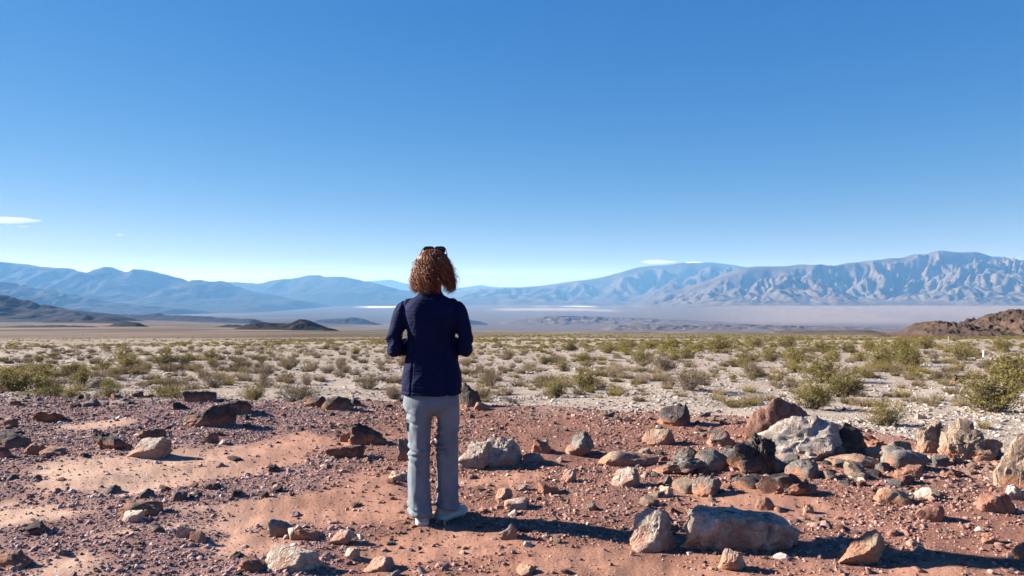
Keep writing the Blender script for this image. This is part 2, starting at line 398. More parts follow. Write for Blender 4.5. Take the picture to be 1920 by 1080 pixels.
def eroded_range(name, crest, yc, yf, zfoot, dx, seed, mat, label, iters=55, back=.30):
    cx = np.array([c[0] for c in crest], float); cy = np.array([c[1] for c in crest], float)
    X0, X1 = (cx[0] - 960) / F * yc, (cx[-1] - 960) / F * yc
    xs = np.arange(X0, X1, dx); ys = np.arange(yf, yc + (yc - yf) * back, dx)
    Xg, Yg = np.meshgrid(xs, ys); rng = np.random.default_rng(seed)
    zb = fan_z(*px_eq(Xg.ravel(), Yg.ravel())).reshape(Xg.shape)
    top = CAMZ + (540 - np.interp(960 + F * xs / yc, cx, cy)) / F * yc - fan_z(*px_eq(xs, xs * 0 + yc))
    t = (Yg - yf) / (yc - yf)
    warp = 1 + .16 * fbm(P3(Xg.ravel() / 5200, Yg.ravel() * 0 + seed, 0.), 3).reshape(Xg.shape)
    prof = np.where(t < 1, np.clip(t * warp, 0, 1) ** .80, np.clip(1 - (t - 1) / back, 0, 1) ** .8)
    E = np.maximum(top, 0)[None, :] * prof
    big = fbm(np.stack([Xg.ravel() / 3000, Yg.ravel() / 3000, Xg.ravel() * 0 + seed * 1.7], -1), 4).reshape(E.shape)
    U = E / E.max() * 1.0e-3 * np.clip(1 + 1.1 * big, .15, 2.2) + 2e-5
    h = E * np.clip(.3 + .45 * big, .02, 1) + rng.random(E.shape) * 25
    h[0] = h[-1] = 0; h[:, 0] = h[:, -1] = 0
    h = stream_power(h, U, dx, iters)
    # bring the ridges to the envelope, keep the gullies
    k = max(3, int(900 / dx)); mx = h.copy()
    for s in range(-k, k + 1):
        mx = np.maximum(mx, np.roll(h, s, 1))
    m2 = mx.copy()
    for s in range(-k, k + 1): m2 = np.maximum(m2, np.roll(mx, s, 0))
    m2 = blur(blur(m2, k, 0), k, 1)
    h = h * np.clip(blur(blur(E, 2, 0), 2, 1) / np.maximum(m2, 30), 0, 6)
    up = sstep(.86, 1.0, t)                                   # the summits are worn round, the flanks stay cut
    h = h * (1 - .06 - .74 * up) + E * .95 * (.06 + .74 * up)
    # match the skyline with a gentle factor along the range
    for _ in range(3):
        ang = ((h + zb - CAMZ) / Yg)
        pxs = 960 + F * Xg / Yg; bins = np.clip(((pxs - cx[0]) / 12).astype(int), 0, 4000)
        mxb = np.full(bins.max() + 1, -1.); np.maximum.at(mxb, bins.ravel(), ang.ravel())
        tgt = (540 - np.interp(cx[0] + 12 * (np.arange(len(mxb)) + .5), cx, cy)) / F
        gain = np.clip((tgt + .022) / np.maximum(mxb + .022, .004), .6, 1.7)
        gain = np.convolve(np.pad(gain, 2, 'edge'), np.ones(5) / 5, 'valid')
        h = h * np.interp(pxs, cx[0] + 12 * (np.arange(len(mxb)) + .5), gain)
    h = h + ridged(np.stack([Xg.ravel() / 700, Yg.ravel() / 700, Xg.ravel() * 0 + seed], -1), 3).reshape(h.shape) * np.clip(h * .045, 0, 40) * (1 - .85 * up)
    up2 = sstep(.90, 1.0, t)
    h = h * (1 - up2) + blur(h, 6, 1) * up2
    # wander the spurs and gullies off their straight courses
    q = np.stack([Xg.ravel() / 1500, Yg.ravel() / 1500, Xg.ravel() * 0], -1); wa = 420 * (1 - up2.ravel())
    ix = np.clip((Xg.ravel() + wa * fbm(q + 3, 3) - xs[0]) / dx, 0, len(xs) - 1.001); iy = np.clip((Yg.ravel() + wa * .7 * fbm(q + 19, 3) * sstep(0, .25, t.ravel()) - ys[0]) / dx, 0, len(ys) - 1.001)
    jx, jy = ix.astype(int), iy.astype(int); fx, fy = ix - jx, iy - jy
    h = ((h[jy, jx] * (1 - fx) + h[jy, jx + 1] * fx) * (1 - fy) + (h[jy + 1, jx] * (1 - fx) + h[jy + 1, jx + 1] * fx) * fy).reshape(h.shape)
    h[0] -= 120; h[-1] -= 300; h[:, 0] -= 120; h[:, -1] -= 120
    v = np.stack([Xg.ravel(), Yg.ravel(), (h + zb - 15).ravel()], -1)
    o = obj(name, mesh_np(name, v, grid_faces(len(ys), len(xs))), mat)
    return tag(o, label, 'mountains', kind='structure')

def ridge_hill(name, crest, yc, py_base, width, mat, label, rough=.35, cat='hill', kind='structure', nv=70, seed=1., fscale=None, sx=1.0, cols=None, cliff=1.0):
    """a ridge heightfield: crest line traced on the photograph, set at its distance, falling to its foot on both sides"""
    cx = np.array([c[0] for c in crest], float); cy = np.array([c[1] for c in crest], float)
    if cat == 'hill':                                         # it stands where its foot meets the plain
        dd = np.exp(np.linspace(math.log(60), math.log(26000), 1500)); pm = np.full(dd.shape, (cx[0] + cx[-1]) / 2)
        k = int(np.argmax(540 + F * (CAMZ - fan_z(pm, dd)) / dd <= py_base)); width *= dd[k] / yc; yc = dd[k]
    xs = np.linspace((cx[0] - 960) / F * yc, (cx[-1] - 960) / F * yc, cols or int(max(60, (cx[-1] - cx[0]) / 2.2)))
    top = np.maximum(CAMZ + (540 - np.interp(960 + F * xs / yc, cx, cy)) / F * yc - fan_z(*px_eq(xs, xs * 0 + yc)), 0)
    t = np.concatenate([np.linspace(-1, 0, nv), np.linspace(0, 1, nv // 3)[1:]])
    Xg, Tg = np.meshgrid(xs, t); Yg = yc + Tg * width
    hm = max(top.max(), 1e-3); s = fscale or hm * 1.6
    w = fbm(np.stack([Xg.ravel() / (s * 2), Yg.ravel() / (s * 2), Xg.ravel() * 0 + seed], -1), 4).reshape(Xg.shape)
    tt = np.clip(np.abs(Tg) + w * .22 * np.minimum(1, 3 * (1 - np.abs(Tg))), 0, 1)
    prof = (1 - tt) ** 1.15 if cliff == 1.0 else 1 - tt ** cliff
    rd = ridged(np.stack([Xg.ravel() / (s * sx), Yg.ravel() / (s * 1.8), Xg.ravel() * 0 + seed], -1), 5).reshape(Xg.shape)
    h = top[None, :] * prof * (1 - rough * (1.15 - np.clip(rd, 0, 1.15)) * (0.35 + .65 * sstep(0, .25, np.abs(Tg))))
    if nv > 100: h = h * (1 + .22 * (ridged(np.stack([Xg.ravel() / (s * .30), Yg.ravel() / (s * .42), Xg.ravel() * 0 + 3], -1), 4).reshape(h.shape) - .9) * (.25 + .75 * sstep(0, .2, np.abs(Tg))))
    edge = np.minimum(sstep(0, .04, (xs - xs[0]) / (xs[-1] - xs[0])), sstep(0, .04, (xs[-1] - xs) / (xs[-1] - xs[0])))
    base = fan_z(*px_eq(Xg.ravel(), Yg.ravel())).reshape(Xg.shape)
    hh = np.maximum(h * edge[None, :], 0)
    z = base + np.where(hh < .02 * hm, -.03 * hm, hh - .02 * hm)
    v = np.stack([Xg.ravel(), Yg.ravel(), z.ravel()], -1)
    o = obj(name, mesh_np(name, v, grid_faces(len(t), len(xs))), mat)
    return tag(o, label, cat, kind=kind)

M_MT = mountain_mat('mountain_rock', (.056, .047, .043), (.112, .093, .085), .0011)
M_MT2 = mountain_mat('mountain_far', (.038, .032, .03), (.07, .057, .052), .0006, snow=1640)
M_MTL = mountain_mat('mountain_shade', (.012, .011, .011), (.025, .021, .02), .0008)  # near-black albedo puts the backlit shade of these ranges into the colour
M_VOLC = mountain_mat('volcanic_hill', (.013, .011, .013), (.030, .025, .026), .01)
M_BAD = mountain_mat('badland', (.055, .042, .041), (.13, .103, .094), .004)

eroded_range('mountain_range', [(1150, 572), (1200, 562), (1260, 545), (1330, 521), (1390, 500), (1440, 498), (1475, 498), (1510, 492), (1560, 494), (1620, 487), (1690, 479), (1715, 471), (1770, 468), (1820, 470), (1860, 475), (1920, 484), (2020, 490), (2140, 500)],
             31000, 23200, -545, 58, 5, M_MT, 'sunlit furrowed mountain range with blue shaded gullies above a pale fan')
eroded_range('mountain_range', [(820, 552), (860, 546), (900, 541), (960, 538), (1010, 536), (1060, 528), (1120, 521), (1150, 513), (1180, 503), (1210, 496), (1240, 497), (1275, 491), (1305, 489), (1350, 492), (1385, 496), (1430, 503), (1560, 505), (1700, 510)],
             47000, 34000, -640, 150, 9, M_MT2, 'hazy blue mountain range with a snow-dusted summit behind the furrowed one', iters=40)
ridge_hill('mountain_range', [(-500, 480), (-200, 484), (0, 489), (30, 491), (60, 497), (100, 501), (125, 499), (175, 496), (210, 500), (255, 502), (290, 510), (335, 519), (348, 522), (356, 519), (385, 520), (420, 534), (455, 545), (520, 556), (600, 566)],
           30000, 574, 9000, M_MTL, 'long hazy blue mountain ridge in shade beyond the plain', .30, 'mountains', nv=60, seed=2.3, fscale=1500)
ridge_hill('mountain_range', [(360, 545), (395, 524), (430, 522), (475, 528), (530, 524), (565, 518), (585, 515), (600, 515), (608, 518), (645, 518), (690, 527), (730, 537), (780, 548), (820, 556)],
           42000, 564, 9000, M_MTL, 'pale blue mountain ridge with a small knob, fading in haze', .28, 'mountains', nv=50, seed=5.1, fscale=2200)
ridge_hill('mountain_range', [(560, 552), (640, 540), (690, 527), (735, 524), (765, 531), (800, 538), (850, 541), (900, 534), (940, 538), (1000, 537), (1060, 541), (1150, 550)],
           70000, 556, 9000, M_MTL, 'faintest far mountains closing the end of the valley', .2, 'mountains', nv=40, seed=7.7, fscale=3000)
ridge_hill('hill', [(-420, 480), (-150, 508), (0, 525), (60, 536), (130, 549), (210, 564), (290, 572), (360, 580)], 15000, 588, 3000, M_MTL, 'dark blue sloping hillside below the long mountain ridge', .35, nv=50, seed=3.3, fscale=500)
ridge_hill('hill', [(-420, 525), (-150, 536), (0, 551), (50, 560), (110, 577), (180, 584), (215, 596), (235, 601)], 7500, 602, 1300, M_VOLC, 'dark brown hill slope rising above the left plain', .4, nv=50, seed=4.3, fscale=220)
ridge_hill('hill', [(110, 604), (125, 592), (165, 590), (180, 594), (200, 593), (230, 601), (245, 604)], 5600, 605, 260, M_VOLC, 'small dark flat-topped mound at the end of the brown hill slope', .45, nv=24, seed=1.3)
ridge_hill('hill', [(205, 599), (215, 588), (270, 590), (288, 588), (298, 586), (310, 590), (350, 591), (420, 594), (470, 597), (490, 600)], 8200, 602, 380, M_VOLC, 'long thin dark ridge with one bump across the plain', .4, nv=24, seed=6.3)
ridge_hill('hill', [(455, 618), (470, 606), (500, 603), (520, 604), (535, 605), (555, 602), (565, 598), (575, 599), (590, 605), (610, 613), (628, 618)], 4200, 619, 220, M_VOLC, 'dark volcanic butte with a peaked end standing on the plain', .5, nv=44, seed=2.9, cols=150, cliff=1.8)
ridge_hill('hill', [(585, 606), (600, 599), (625, 598), (640, 595), (655, 594), (680, 597), (700, 604), (710, 607)], 8500, 607, 380, M_VOLC, 'low blue-grey butte behind the dark volcanic one', .45, nv=30, seed=8.9, cols=80)
ridge_hill('hill', [(195, 613), (215, 606), (240, 603), (262, 606), (275, 613)], 5200, 613, 150, M_VOLC, 'smooth lens-shaped dark rise on the left plain', .2, nv=20, seed=9.9, cols=50)
ridge_hill('hill', [(405, 613), (425, 608), (445, 608), (470, 613)], 4800, 613.5, 110, M_VOLC, 'thin dark rise just beside the volcanic butte', .3, nv=20, seed=3.9, cols=50)
ridge_hill('hill', [(0, 613), (40, 610), (110, 609), (170, 611), (185, 614)], 5000, 614, 120, M_VOLC, 'very low dark ridge strip on the brown plain', .3, nv=20, seed=6.6, cols=60)
ridge_hill('hill', [(840, 608), (868, 598), (880, 597), (895, 601), (915, 607)], 7000, 608, 260, M_VOLC, 'small dark cone hill out on the valley plain', .4, nv=24, seed=4.6, cols=50)
ridge_hill('hill', [(930, 605), (965, 599), (1000, 595), (1040, 591), (1090, 592), (1150, 594), (1200, 596), (1260, 599), (1330, 602), (1400, 606)], 11500, 606, 1200, M_BAD, 'long purple-grey badland ridge on the valley floor', .4, nv=60, seed=2.2, fscale=110, cols=300, sx=3.0)
ridge_hill('hill', [(1120, 613), (1200, 607), (1260, 608), (1340, 607), (1420, 608), (1480, 610), (1540, 611), (1600, 612), (1660, 613), (1700, 615), (1740, 619)], 9500, 619, 900, M_BAD, 'dark banded badlands beyond the shrub plain', .5, nv=60, seed=3.2, fscale=70, cols=360, sx=4.0)
ridge_hill('hill', [(1440, 622), (1475, 617), (1500, 616), (1520, 620), (1560, 619), (1610, 618), (1630, 619), (1660, 624)], 7600, 625, 260, M_BAD, 'small pale and dark badland hummocks before the banded ones', .6, nv=30, seed=5.2, fscale=40, cols=140, sx=3.0)

# ------------------------------------------------------------------ near hill on the right
M_BROWN = rock_mat('brown_hillside', [(.3, (.018, .012, .011)), (.45, (.042, .027, .022)), (.6, (.068, .044, .034)), (.8, (.11, .075, .057))], scale=.12, crack=.5, dust_amt=0., bump=1.0)
ridge_hill('hill', [(1690, 634), (1705, 620), (1730, 606), (1742, 602), (1760, 602), (1785, 606), (1798, 607), (1830, 600), (1850, 592), (1875, 584), (1900, 578), (1920, 574), (1990, 560), (2080, 548), (2200, 545), (2400, 560), (2500, 634)],
           420, 634, 70, M_BROWN, 'brown rocky hill rising behind the creosote shrubs', .8, seed=6.1, nv=130, fscale=7, cols=560)

# ------------------------------------------------------------------ rocks
def rock_shape(sub, seed, style, dims):
    """a unit polyhedron cut by random planes, worn and chipped, scaled to dims and set with its foot at z = 0"""
    rng = np.random.default_rng(seed); d, f = ico(sub)
    npl = dict(block=9, slab=8, round=26, craggy=14, wedge=7, shard=7, lean=5)[style]
    n = rng.normal(size=(npl, 3)); n /= np.linalg.norm(n, axis=1)[:, None]
    h = rng.uniform(.72, 1.0, npl)
    if style in ('block', 'slab', 'wedge', 'shard'):
        n = np.concatenate([n, np.eye(3), -np.eye(3)]); n[npl:] += rng.normal(size=(6, 3)) * .22
        n /= np.linalg.norm(n, axis=1)[:, None]; h = np.concatenate([h * 1.08, rng.uniform(.68, .9, 6)])
    if style == 'lean':                                       # one broad face to the upper left, a steep right end
        q = np.array([(-.50, -.42, .76), (.86, -.42, .10), (-.93, .1, .25), (.1, .95, .25), (.05, -1, -.05), (.15, .25, .95)]) + rng.normal(size=(6, 3)) * .10
        n = np.concatenate([n, q / np.linalg.norm(q, axis=1)[:, None]]); h = np.concatenate([h * 1.1, [.52, .46, .92, .85, .80, .80]])
    dn = np.maximum(d @ n.T, 1e-3); rr = h[None, :] / dn
    k = dict(block=26, slab=26, round=7, craggy=12, wedge=26, shard=34, lean=30)[style]
    r = -np.log(np.exp(-k * np.minimum(rr, 3)).sum(1)) / k
    o = rng.uniform(-50, 50, 3)
    amp = dict(block=.16, slab=.13, round=.12, craggy=.30, wedge=.13, shard=.09, lean=.12)[style]
    r = r * (1 + amp * fbm(d * 1.6 + o, 3)) + amp * .55 * (ridged(d * 3.2 + o, 4 if sub > 3 else 2) - .8) * .35
    if sub >= 4: r = r + amp * .16 * fbm(d * 11 + o, 3)
    if style == 'craggy': r = r - .16 * np.clip(perlin(d * 4.2 + o + 9) - .15, 0, 1) - .10 * np.clip(ridged(d * 2.3 + o + 4, 2) - 1.1, 0, 1)
    # broken faces: cells that stand proud or lie back, with open joints between them
    for M, chip, gap in ((26, .17, .030), (110, .09, .016), (420, .045, .0)) if sub >= 4 else ((14, .16, .0),):
        c = rng.normal(size=(M, 3)); c /= np.linalg.norm(c, axis=1)[:, None]; w = d + .10 * np.stack([perlin(d * 5 + o), perlin(d * 5 + o + 7), perlin(d * 5 + o + 13)], -1)
        dots = w @ c.T; i1 = dots.argmax(1); top2 = np.partition(dots, -2, axis=1)[:, -2:]
        amt = chip * dict(block=.8, slab=.8, round=.35, craggy=1.7, wedge=.8, shard=.5, lean=.7)[style]
        r = r * (1 + amt * (rng.random(M)[i1] - .5))
        if gap: r = r - gap * amt / chip * np.exp(-((top2[:, 1] - top2[:, 0]) / .012) ** 2) * (rng.random(M)[i1] < .6)
    v = d * r[:, None]
    if style == 'wedge': v[:, 2] *= 1 - .55 * sstep(-.6, .9, v[:, 0] * -1 if seed % 2 else v[:, 0])
    v[:, 2] = np.where(v[:, 2] < 0, v[:, 2] * .45, v[:, 2])
    mn, mx = v.min(0), v.max(0)
    v = (v - (mn + mx) / 2) / (mx - mn) * np.array(dims)
    v[:, 2] += dims[2] / 2 - .32 * dims[2]                    # the foot is bedded in the soil
    return v, f
GRP = 'rocks lying on the red ground'
def big_rock(x0, x1, yt, yb, style, mat, label, seed, depth=.8, sub=4, yaw=0., tilt=0., group=None, furrow=0.):
    xm = (x0 + x1) / 2
    X, Yf, z = hit(xm, yb)
    w = (x1 - x0) / F * Yf; dep = w * depth
    Yc = Yf + dep * .42; w = (x1 - x0) / F * Yc; X = (xm - 960) / F * Yc
    zc = float(H(X, Yc, False)[0])
    top = CAMZ - (yt - 540) / F * Yc
    hgt = max(top - zc, .012) / .68
    v, f = rock_shape(sub, seed, style, (w / (abs(math.cos(yaw)) + .25 * abs(math.sin(yaw))), dep, hgt))
    # the part that stands clear of the soil fills the traced width
    cy_, sy_ = math.cos(yaw), math.sin(yaw); ab = v[:, 2] > .08 * hgt; xr = v[ab, 0] * cy_ - v[ab, 1] * sy_
    v[:, 0] = (v[:, 0] - (xr.min() + xr.max()) / 2 / cy_) * min(w / max(xr.max() - xr.min(), 1e-4), 1.6)
    if furrow:                                                # upright joints weathered into its front
        g = ridged(np.stack([v[:, 0] / w * 7, v[:, 2] / w * 2.2, v[:, 0] * 0 + seed], -1), 3); v[:, 1] += dep * furrow * (g - .5) * (v[:, 1] < 0)
        v[:, 2] -= .10 * hgt * sstep(.25, .5, v[:, 0] / w)
    me = mesh_np('rock', v, f)
    if hasattr(me, 'set_sharp_from_angle'): me.set_sharp_from_angle(angle=math.radians(34))
    o = obj('rock', me, ROCKM[mat], None, (X, Yc, zc), (0, tilt, yaw))
    tag(o, label, 'rock', group)
    FOOT.append((X, Yc, w * .5))
    return o
FOOT = []
B = big_rock
B(1393, 1526, 742, 824, 'round', 'red', 'rust-red pitted boulder standing behind the big pale slab boulder', 17, .6, 5)
B(1408, 1602, 780, 864, 'lean', 'pale', 'biggest pale grey slab boulder with a sloping flat sunlit face', 22, .62, 5, .25)
B(1362, 1458, 812, 888, 'craggy', 'dark', 'knobbly blackish boulder leaning against the big pale slab', 33, .7, 5)
B(1300, 1372, 842, 884, 'round', 'grey', 'smooth grey rock joined to the knobbly blackish boulder', 34, .8)
B(1238, 1332, 853, 891, 'craggy', 'grey', 'broad grey weathered rock rising from orange dirt', 35, .7)
B(1297, 1358, 893, 932, 'lean', 'grey', 'single light grey rock casting a sharp shadow on orange dirt', 36, .8)
B(1473, 1537, 861, 897, 'round', 'grey', 'rounded grey-green stone in front of the big pale slab', 37)
B(1418, 1535, 884, 931, 'craggy', 'dark', 'low dark craggy rock with a reddish dirt skirt', 38, .6)
B(1550, 1648, 850, 877, 'round', 'tan', 'low smooth tan rock beside the big slab shadow', 39)
B(1655, 1738, 836, 881, 'round', 'grey', 'rounded grey boulder with an orange foot', 40)
B(1622, 1705, 824, 862, 'wedge', 'tan', 'tan tilted slab tucked behind the rounded grey boulder', 41, .5)
B(1718, 1772, 790, 850, 'block', 'tan', 'squarish brown rock split off from the big brown boulder', 42, .8, 5)
B(1764, 1868, 786, 864, 'craggy', 'tan', 'big rough brown boulder with a deep shaded side', 43, .7, 5)
B(1862, 1985, 800, 920, 'round', 'tan', 'large sandy boulder running out of the frame', 44, .6, 5)
B(1556, 1626, 790, 846, 'slab', 'dark', 'upright dark slab standing against the pale slab boulder', 45, .5)
B(1598, 1664, 812, 842, 'craggy', 'red', 'small red crumbly rock behind the dark upright slab', 46)
B(1238, 1297, 756, 799, 'lean', 'dark', 'dark pointed rock with a pinkish top at the edge of the gravel', 47, .8)
B(1203, 1268, 804, 836, 'lean', 'tan', 'tan wedge rock with a black shaded end', 48, .7)
B(1328, 1380, 806, 836, 'lean', 'grey', 'grey block half in shade near the rust-red boulder', 49)
B(1125, 1238, 843, 874, 'round', 'tan', 'long low streaked tan rock', 50, .5)
B(1062, 1117, 808, 856, 'lean', 'grey', 'grey pyramid-shaped rock on the red soil', 51, .8)
B(996, 1034, 824, 852, 'block', 'red', 'small reddish rock next to the pyramid-shaped grey one', 52)
B(852, 930, 826, 880, 'lean', 'pale', 'pale pinkish boulder beside her right leg', 53, .8, 5)
B(900, 978, 820, 876, 'lean', 'pale', 'pale topped boulder with a dark shaded right face', 54, .7, 5, .3)
B(980, 1022, 849, 869, 'round', 'grey', 'small grey stone just right of the pale topped boulder', 55)
B(1144, 1202, 877, 913, 'lean', 'pale', 'pale cracked rock on red rubble', 56)
B(1182, 1272, 953, 1038, 'lean', 'pale', 'blocky grey rock in her shadow with a bright lower corner', 57, .7, 5)
B(1276, 1498, 950, 1036, 'slab', 'pale', 'long furrowed grey rock lying in her shadow', 163, .40, 5, furrow=.16)
B(1572, 1662, 988, 1062, 'lean', 'tan', 'grey slab in the far end of her shadow with one pale facet', 59, .7, 5)
B(1414, 1452, 930, 958, 'round', 'grey', 'small round grey stone above the long furrowed rock', 60)
B(1506, 1526, 945, 963, 'block', 'pale', 'tiny pale cube-like stone on bare orange dirt', 61)
B(1350, 1402, 1030, 1072, 'lean', 'pale', 'pale sharp slab fragment below the long furrowed rock', 62, .7)
B(934, 970, 979, 1014, 'wedge', 'grey', 'small pointed grey stone at the edge of her leg shadow', 63, .8)
B(968, 1006, 1058, 1080, 'lean', 'tan', 'small pale and dark stone on smooth orange dirt', 64)
B(652, 727, 792, 834, 'block', 'dark', 'dark purple-brown rock with a ridged left edge', 65, .6, 5)
B(638, 664, 807, 829, 'block', 'red', 'small maroon stone against the dark purple-brown rock', 66)
B(614, 682, 832, 859, 'slab', 'dark', 'flaky layered dark stone on gravel', 67, .5)
B(746, 776, 820, 866, 'block', 'grey', 'grey boulder half hidden behind her left leg', 68, .8)
B(343, 442, 757, 801, 'wedge', 'dark', 'big black triangular rock on the left gravel', 69, .6, 5)
B(413, 470, 749, 777, 'block', 'dark', 'black rock just behind the big triangular one', 70, .6)
B(345, 412, 731, 754, 'slab', 'dark', 'flat blue-black slab on the rim of the gravel', 71, .6)
B(572, 612, 742, 764, 'lean', 'dark', 'dark slab with a light left edge on the rim', 72)
B(606, 665, 741, 769, 'round', 'dark', 'rounded dark maroon rock on the rim', 73)
B(58, 122, 769, 793, 'slab', 'dark', 'flat dark brown rock alone on left gravel', 74, .6)
B(8, 32, 784, 801, 'wedge', 'dark', 'small peaked dark stone by the flat brown rock', 75)
B(-30, 58, 811, 840, 'round', 'dark', 'wide blue-black boulder cut by the picture edge', 76, .7)
B(-20, 22, 836, 859, 'round', 'dark', 'dark lump in front of the wide blue-black boulder', 77)
B(168, 248, 811, 846, 'craggy', 'dark', 'dark craggy rock with pale chips on top', 78, .6)
B(44, 86, 831, 853, 'block', 'red', 'dark maroon stone near the bare tan patch', 79)
B(78, 122, 839, 856, 'slab', 'grey', 'thin grey slab beside the maroon stone', 80)
B(246, 322, 818, 860, 'lean', 'pale', 'slanting slab with a pale left end at the bare tan patch', 81, .5)
B(258, 310, 803, 823, 'slab', 'dark', 'long low blue-grey stone behind the slanting slab', 82, .5)
B(377, 407, 811, 831, 'wedge', 'dark', 'small dark peaked stone above the bare tan patch', 83)
B(858, 904, 716, 764, 'round', 'dark', 'upright black boulder behind her right hip', 84, .8, 5)
B(888, 918, 753, 770, 'block', 'tan', 'small tan stone at the foot of the upright black boulder', 85)
B(496, 602, 1026, 1072, 'lean', 'cream', 'cream white slab with a dark right end', 86, .55, 5)
B(448, 504, 1043, 1072, 'block', 'dark', 'dark maroon rock left of the cream white slab', 87)
B(505, 556, 972, 1006, 'shard', 'grey', 'leaning dark flake above the cream white slab', 88, .5)
B(536, 568, 985, 1012, 'shard', 'cream', 'bright white flake above the cream white slab', 89)
B(556, 604, 988, 1012, 'wedge', 'red', 'maroon flake next to the bright white one', 90)
B(334, 366, 984, 1009, 'shard', 'cream', 'white shard standing in the dark gravel band', 91, .5)
B(354, 386, 994, 1020, 'shard', 'grey', 'grey tilted flake beside the white shard', 92, .5)
B(228, 304, 940, 968, 'slab', 'dark', 'dark flat rock on a tan dirt strip', 93, .6)
B(232, 268, 958, 980, 'shard', 'cream', 'pale flake at the foot of the dark flat rock', 94)
B(-10, 56, 1033, 1070, 'block', 'dark', 'big dark rock in the lower left corner', 95, .7)
B(690, 738, 1043, 1072, 'lean', 'pale', 'pale rock with a dark right half near the bottom gravel', 96)
B(646, 674, 1028, 1052, 'lean', 'cream', 'slim white shard by the bottom gravel', 97)
B(620, 664, 993, 1022, 'lean', 'pale', 'pale beaked stone left of her shoes', 98)
B(728, 768, 883, 902, 'slab', 'cream', 'flat cream stone cracked in two left of her legs', 99)
B(1878, 1935, 908, 938, 'craggy', 'cream', 'whitish gnarled slab below the large sandy boulder', 100, .6)
B(1640, 1702, 916, 946, 'round', 'tan', 'orange-tan mound-shaped rock on red rubble', 101)
B(1716, 1752, 914, 936, 'lean', 'cream', 'off-white stone with a black hollow beside it', 102)
B(1712, 1766, 944, 978, 'round', 'red', 'purplish smooth bump of bedrock among rubble', 103)
B(1838, 1864, 999, 1020, 'lean', 'tan', 'orange block on the rubble above her shadow', 104)
B(1236, 1264, 911, 933, 'lean', 'cream', 'small bone-white stone with a hollow', 105)
B(1900, 1945, 1018, 1052, 'round', 'dark', 'dark rounded rock at the end of her shadow', 106)
B(1680, 1730, 872, 900, 'slab', 'red', 'flat purple slab in the right rubble', 107)
B(1830, 1890, 918, 962, 'slab', 'red', 'tilted red-purple slab below the whitish gnarled slab', 108)
B(1052, 1082, 880, 905, 'lean', 'pale', 'small white stone with a dark hollow side', 109)
B(1008, 1048, 902, 926, 'shard', 'red', 'thin red plate sticking out of the soil', 110)
B(928, 962, 915, 938, 'lean', 'tan', 'tan stone with a triangular shaded side', 111)
B(945, 990, 935, 956, 'shard', 'pale', 'pale flake at the upper edge of her shadow', 112)
B(1785, 1808, 702, 719, 'block', 'dark', 'lone black rock beside the biggest green shrub', 113)
B(1716, 1736, 775, 787, 'block', 'cream', 'small white stone out on the grey gravel', 114)

# further stones: one mesh per kind, shared
SMALL = [[], [], []]
def share(style, seed):
    v, f = rock_shape(3, seed, style, (1, .8, .62)); me = mesh_np('stone', v, f)
    if hasattr(me, 'set_sharp_from_angle'): me.set_sharp_from_angle(angle=math.radians(34))
    return me
SH = {}
for mname in ('dark', 'grey', 'red', 'tan', 'pale', 'cream'):
    SH[mname] = []
    for k, st in enumerate(('block', 'slab', 'wedge', 'craggy', 'shard')):
        me = share(st, 300 + k * 7 + len(SH) * 31); me.materials.append(ROCKM[mname]); SH[mname].append(me)
ZONES = [  # name, label, group, pixel box, count, size range (m), colours
    ('rim', 'angular stone in the row along the far rim of the red ground', 'stones along the rim', (-20, 742, 760, 764), 44, (.07, .20), ('dark', 'dark', 'grey', 'red')),
    ('rim2', 'stone on the red-grey soil boundary right of the woman', 'stones on the soil boundary', (905, 754, 1400, 784), 22, (.06, .16), ('dark', 'grey', 'tan')),
    ('left', 'loose stone on the purplish left gravel', 'stones on the left gravel', (-20, 775, 640, 1075), 70, (.05, .13), ('dark', 'dark', 'red', 'red', 'grey', 'dark')),
    ('mid', 'loose stone on the red soil around the woman', 'stones on the red soil', (640, 775, 1200, 1070), 62, (.045, .11), ('red', 'red', 'tan', 'pale', 'grey', 'dark')),
    ('right', 'rubble stone among the boulders on the right', 'rubble stones among the boulders', (1200, 790, 1930, 1070), 84, (.05, .15), ('red', 'red', 'tan', 'pale', 'grey', 'tan')),
    ('outcrop', 'broken rock packed around the big pale slab boulder', 'broken rocks of the outcrop', (1225, 838, 1640, 935), 46, (.09, .26), ('grey', 'dark', 'red', 'tan', 'grey')),
    ('outcrop2', 'broken rock between the grey boulder and the big brown ones', 'broken rocks by the brown boulders', (1560, 838, 1900, 905), 26, (.08, .22), ('tan', 'red', 'tan', 'grey')),
]
rs = np.random.default_rng(77)
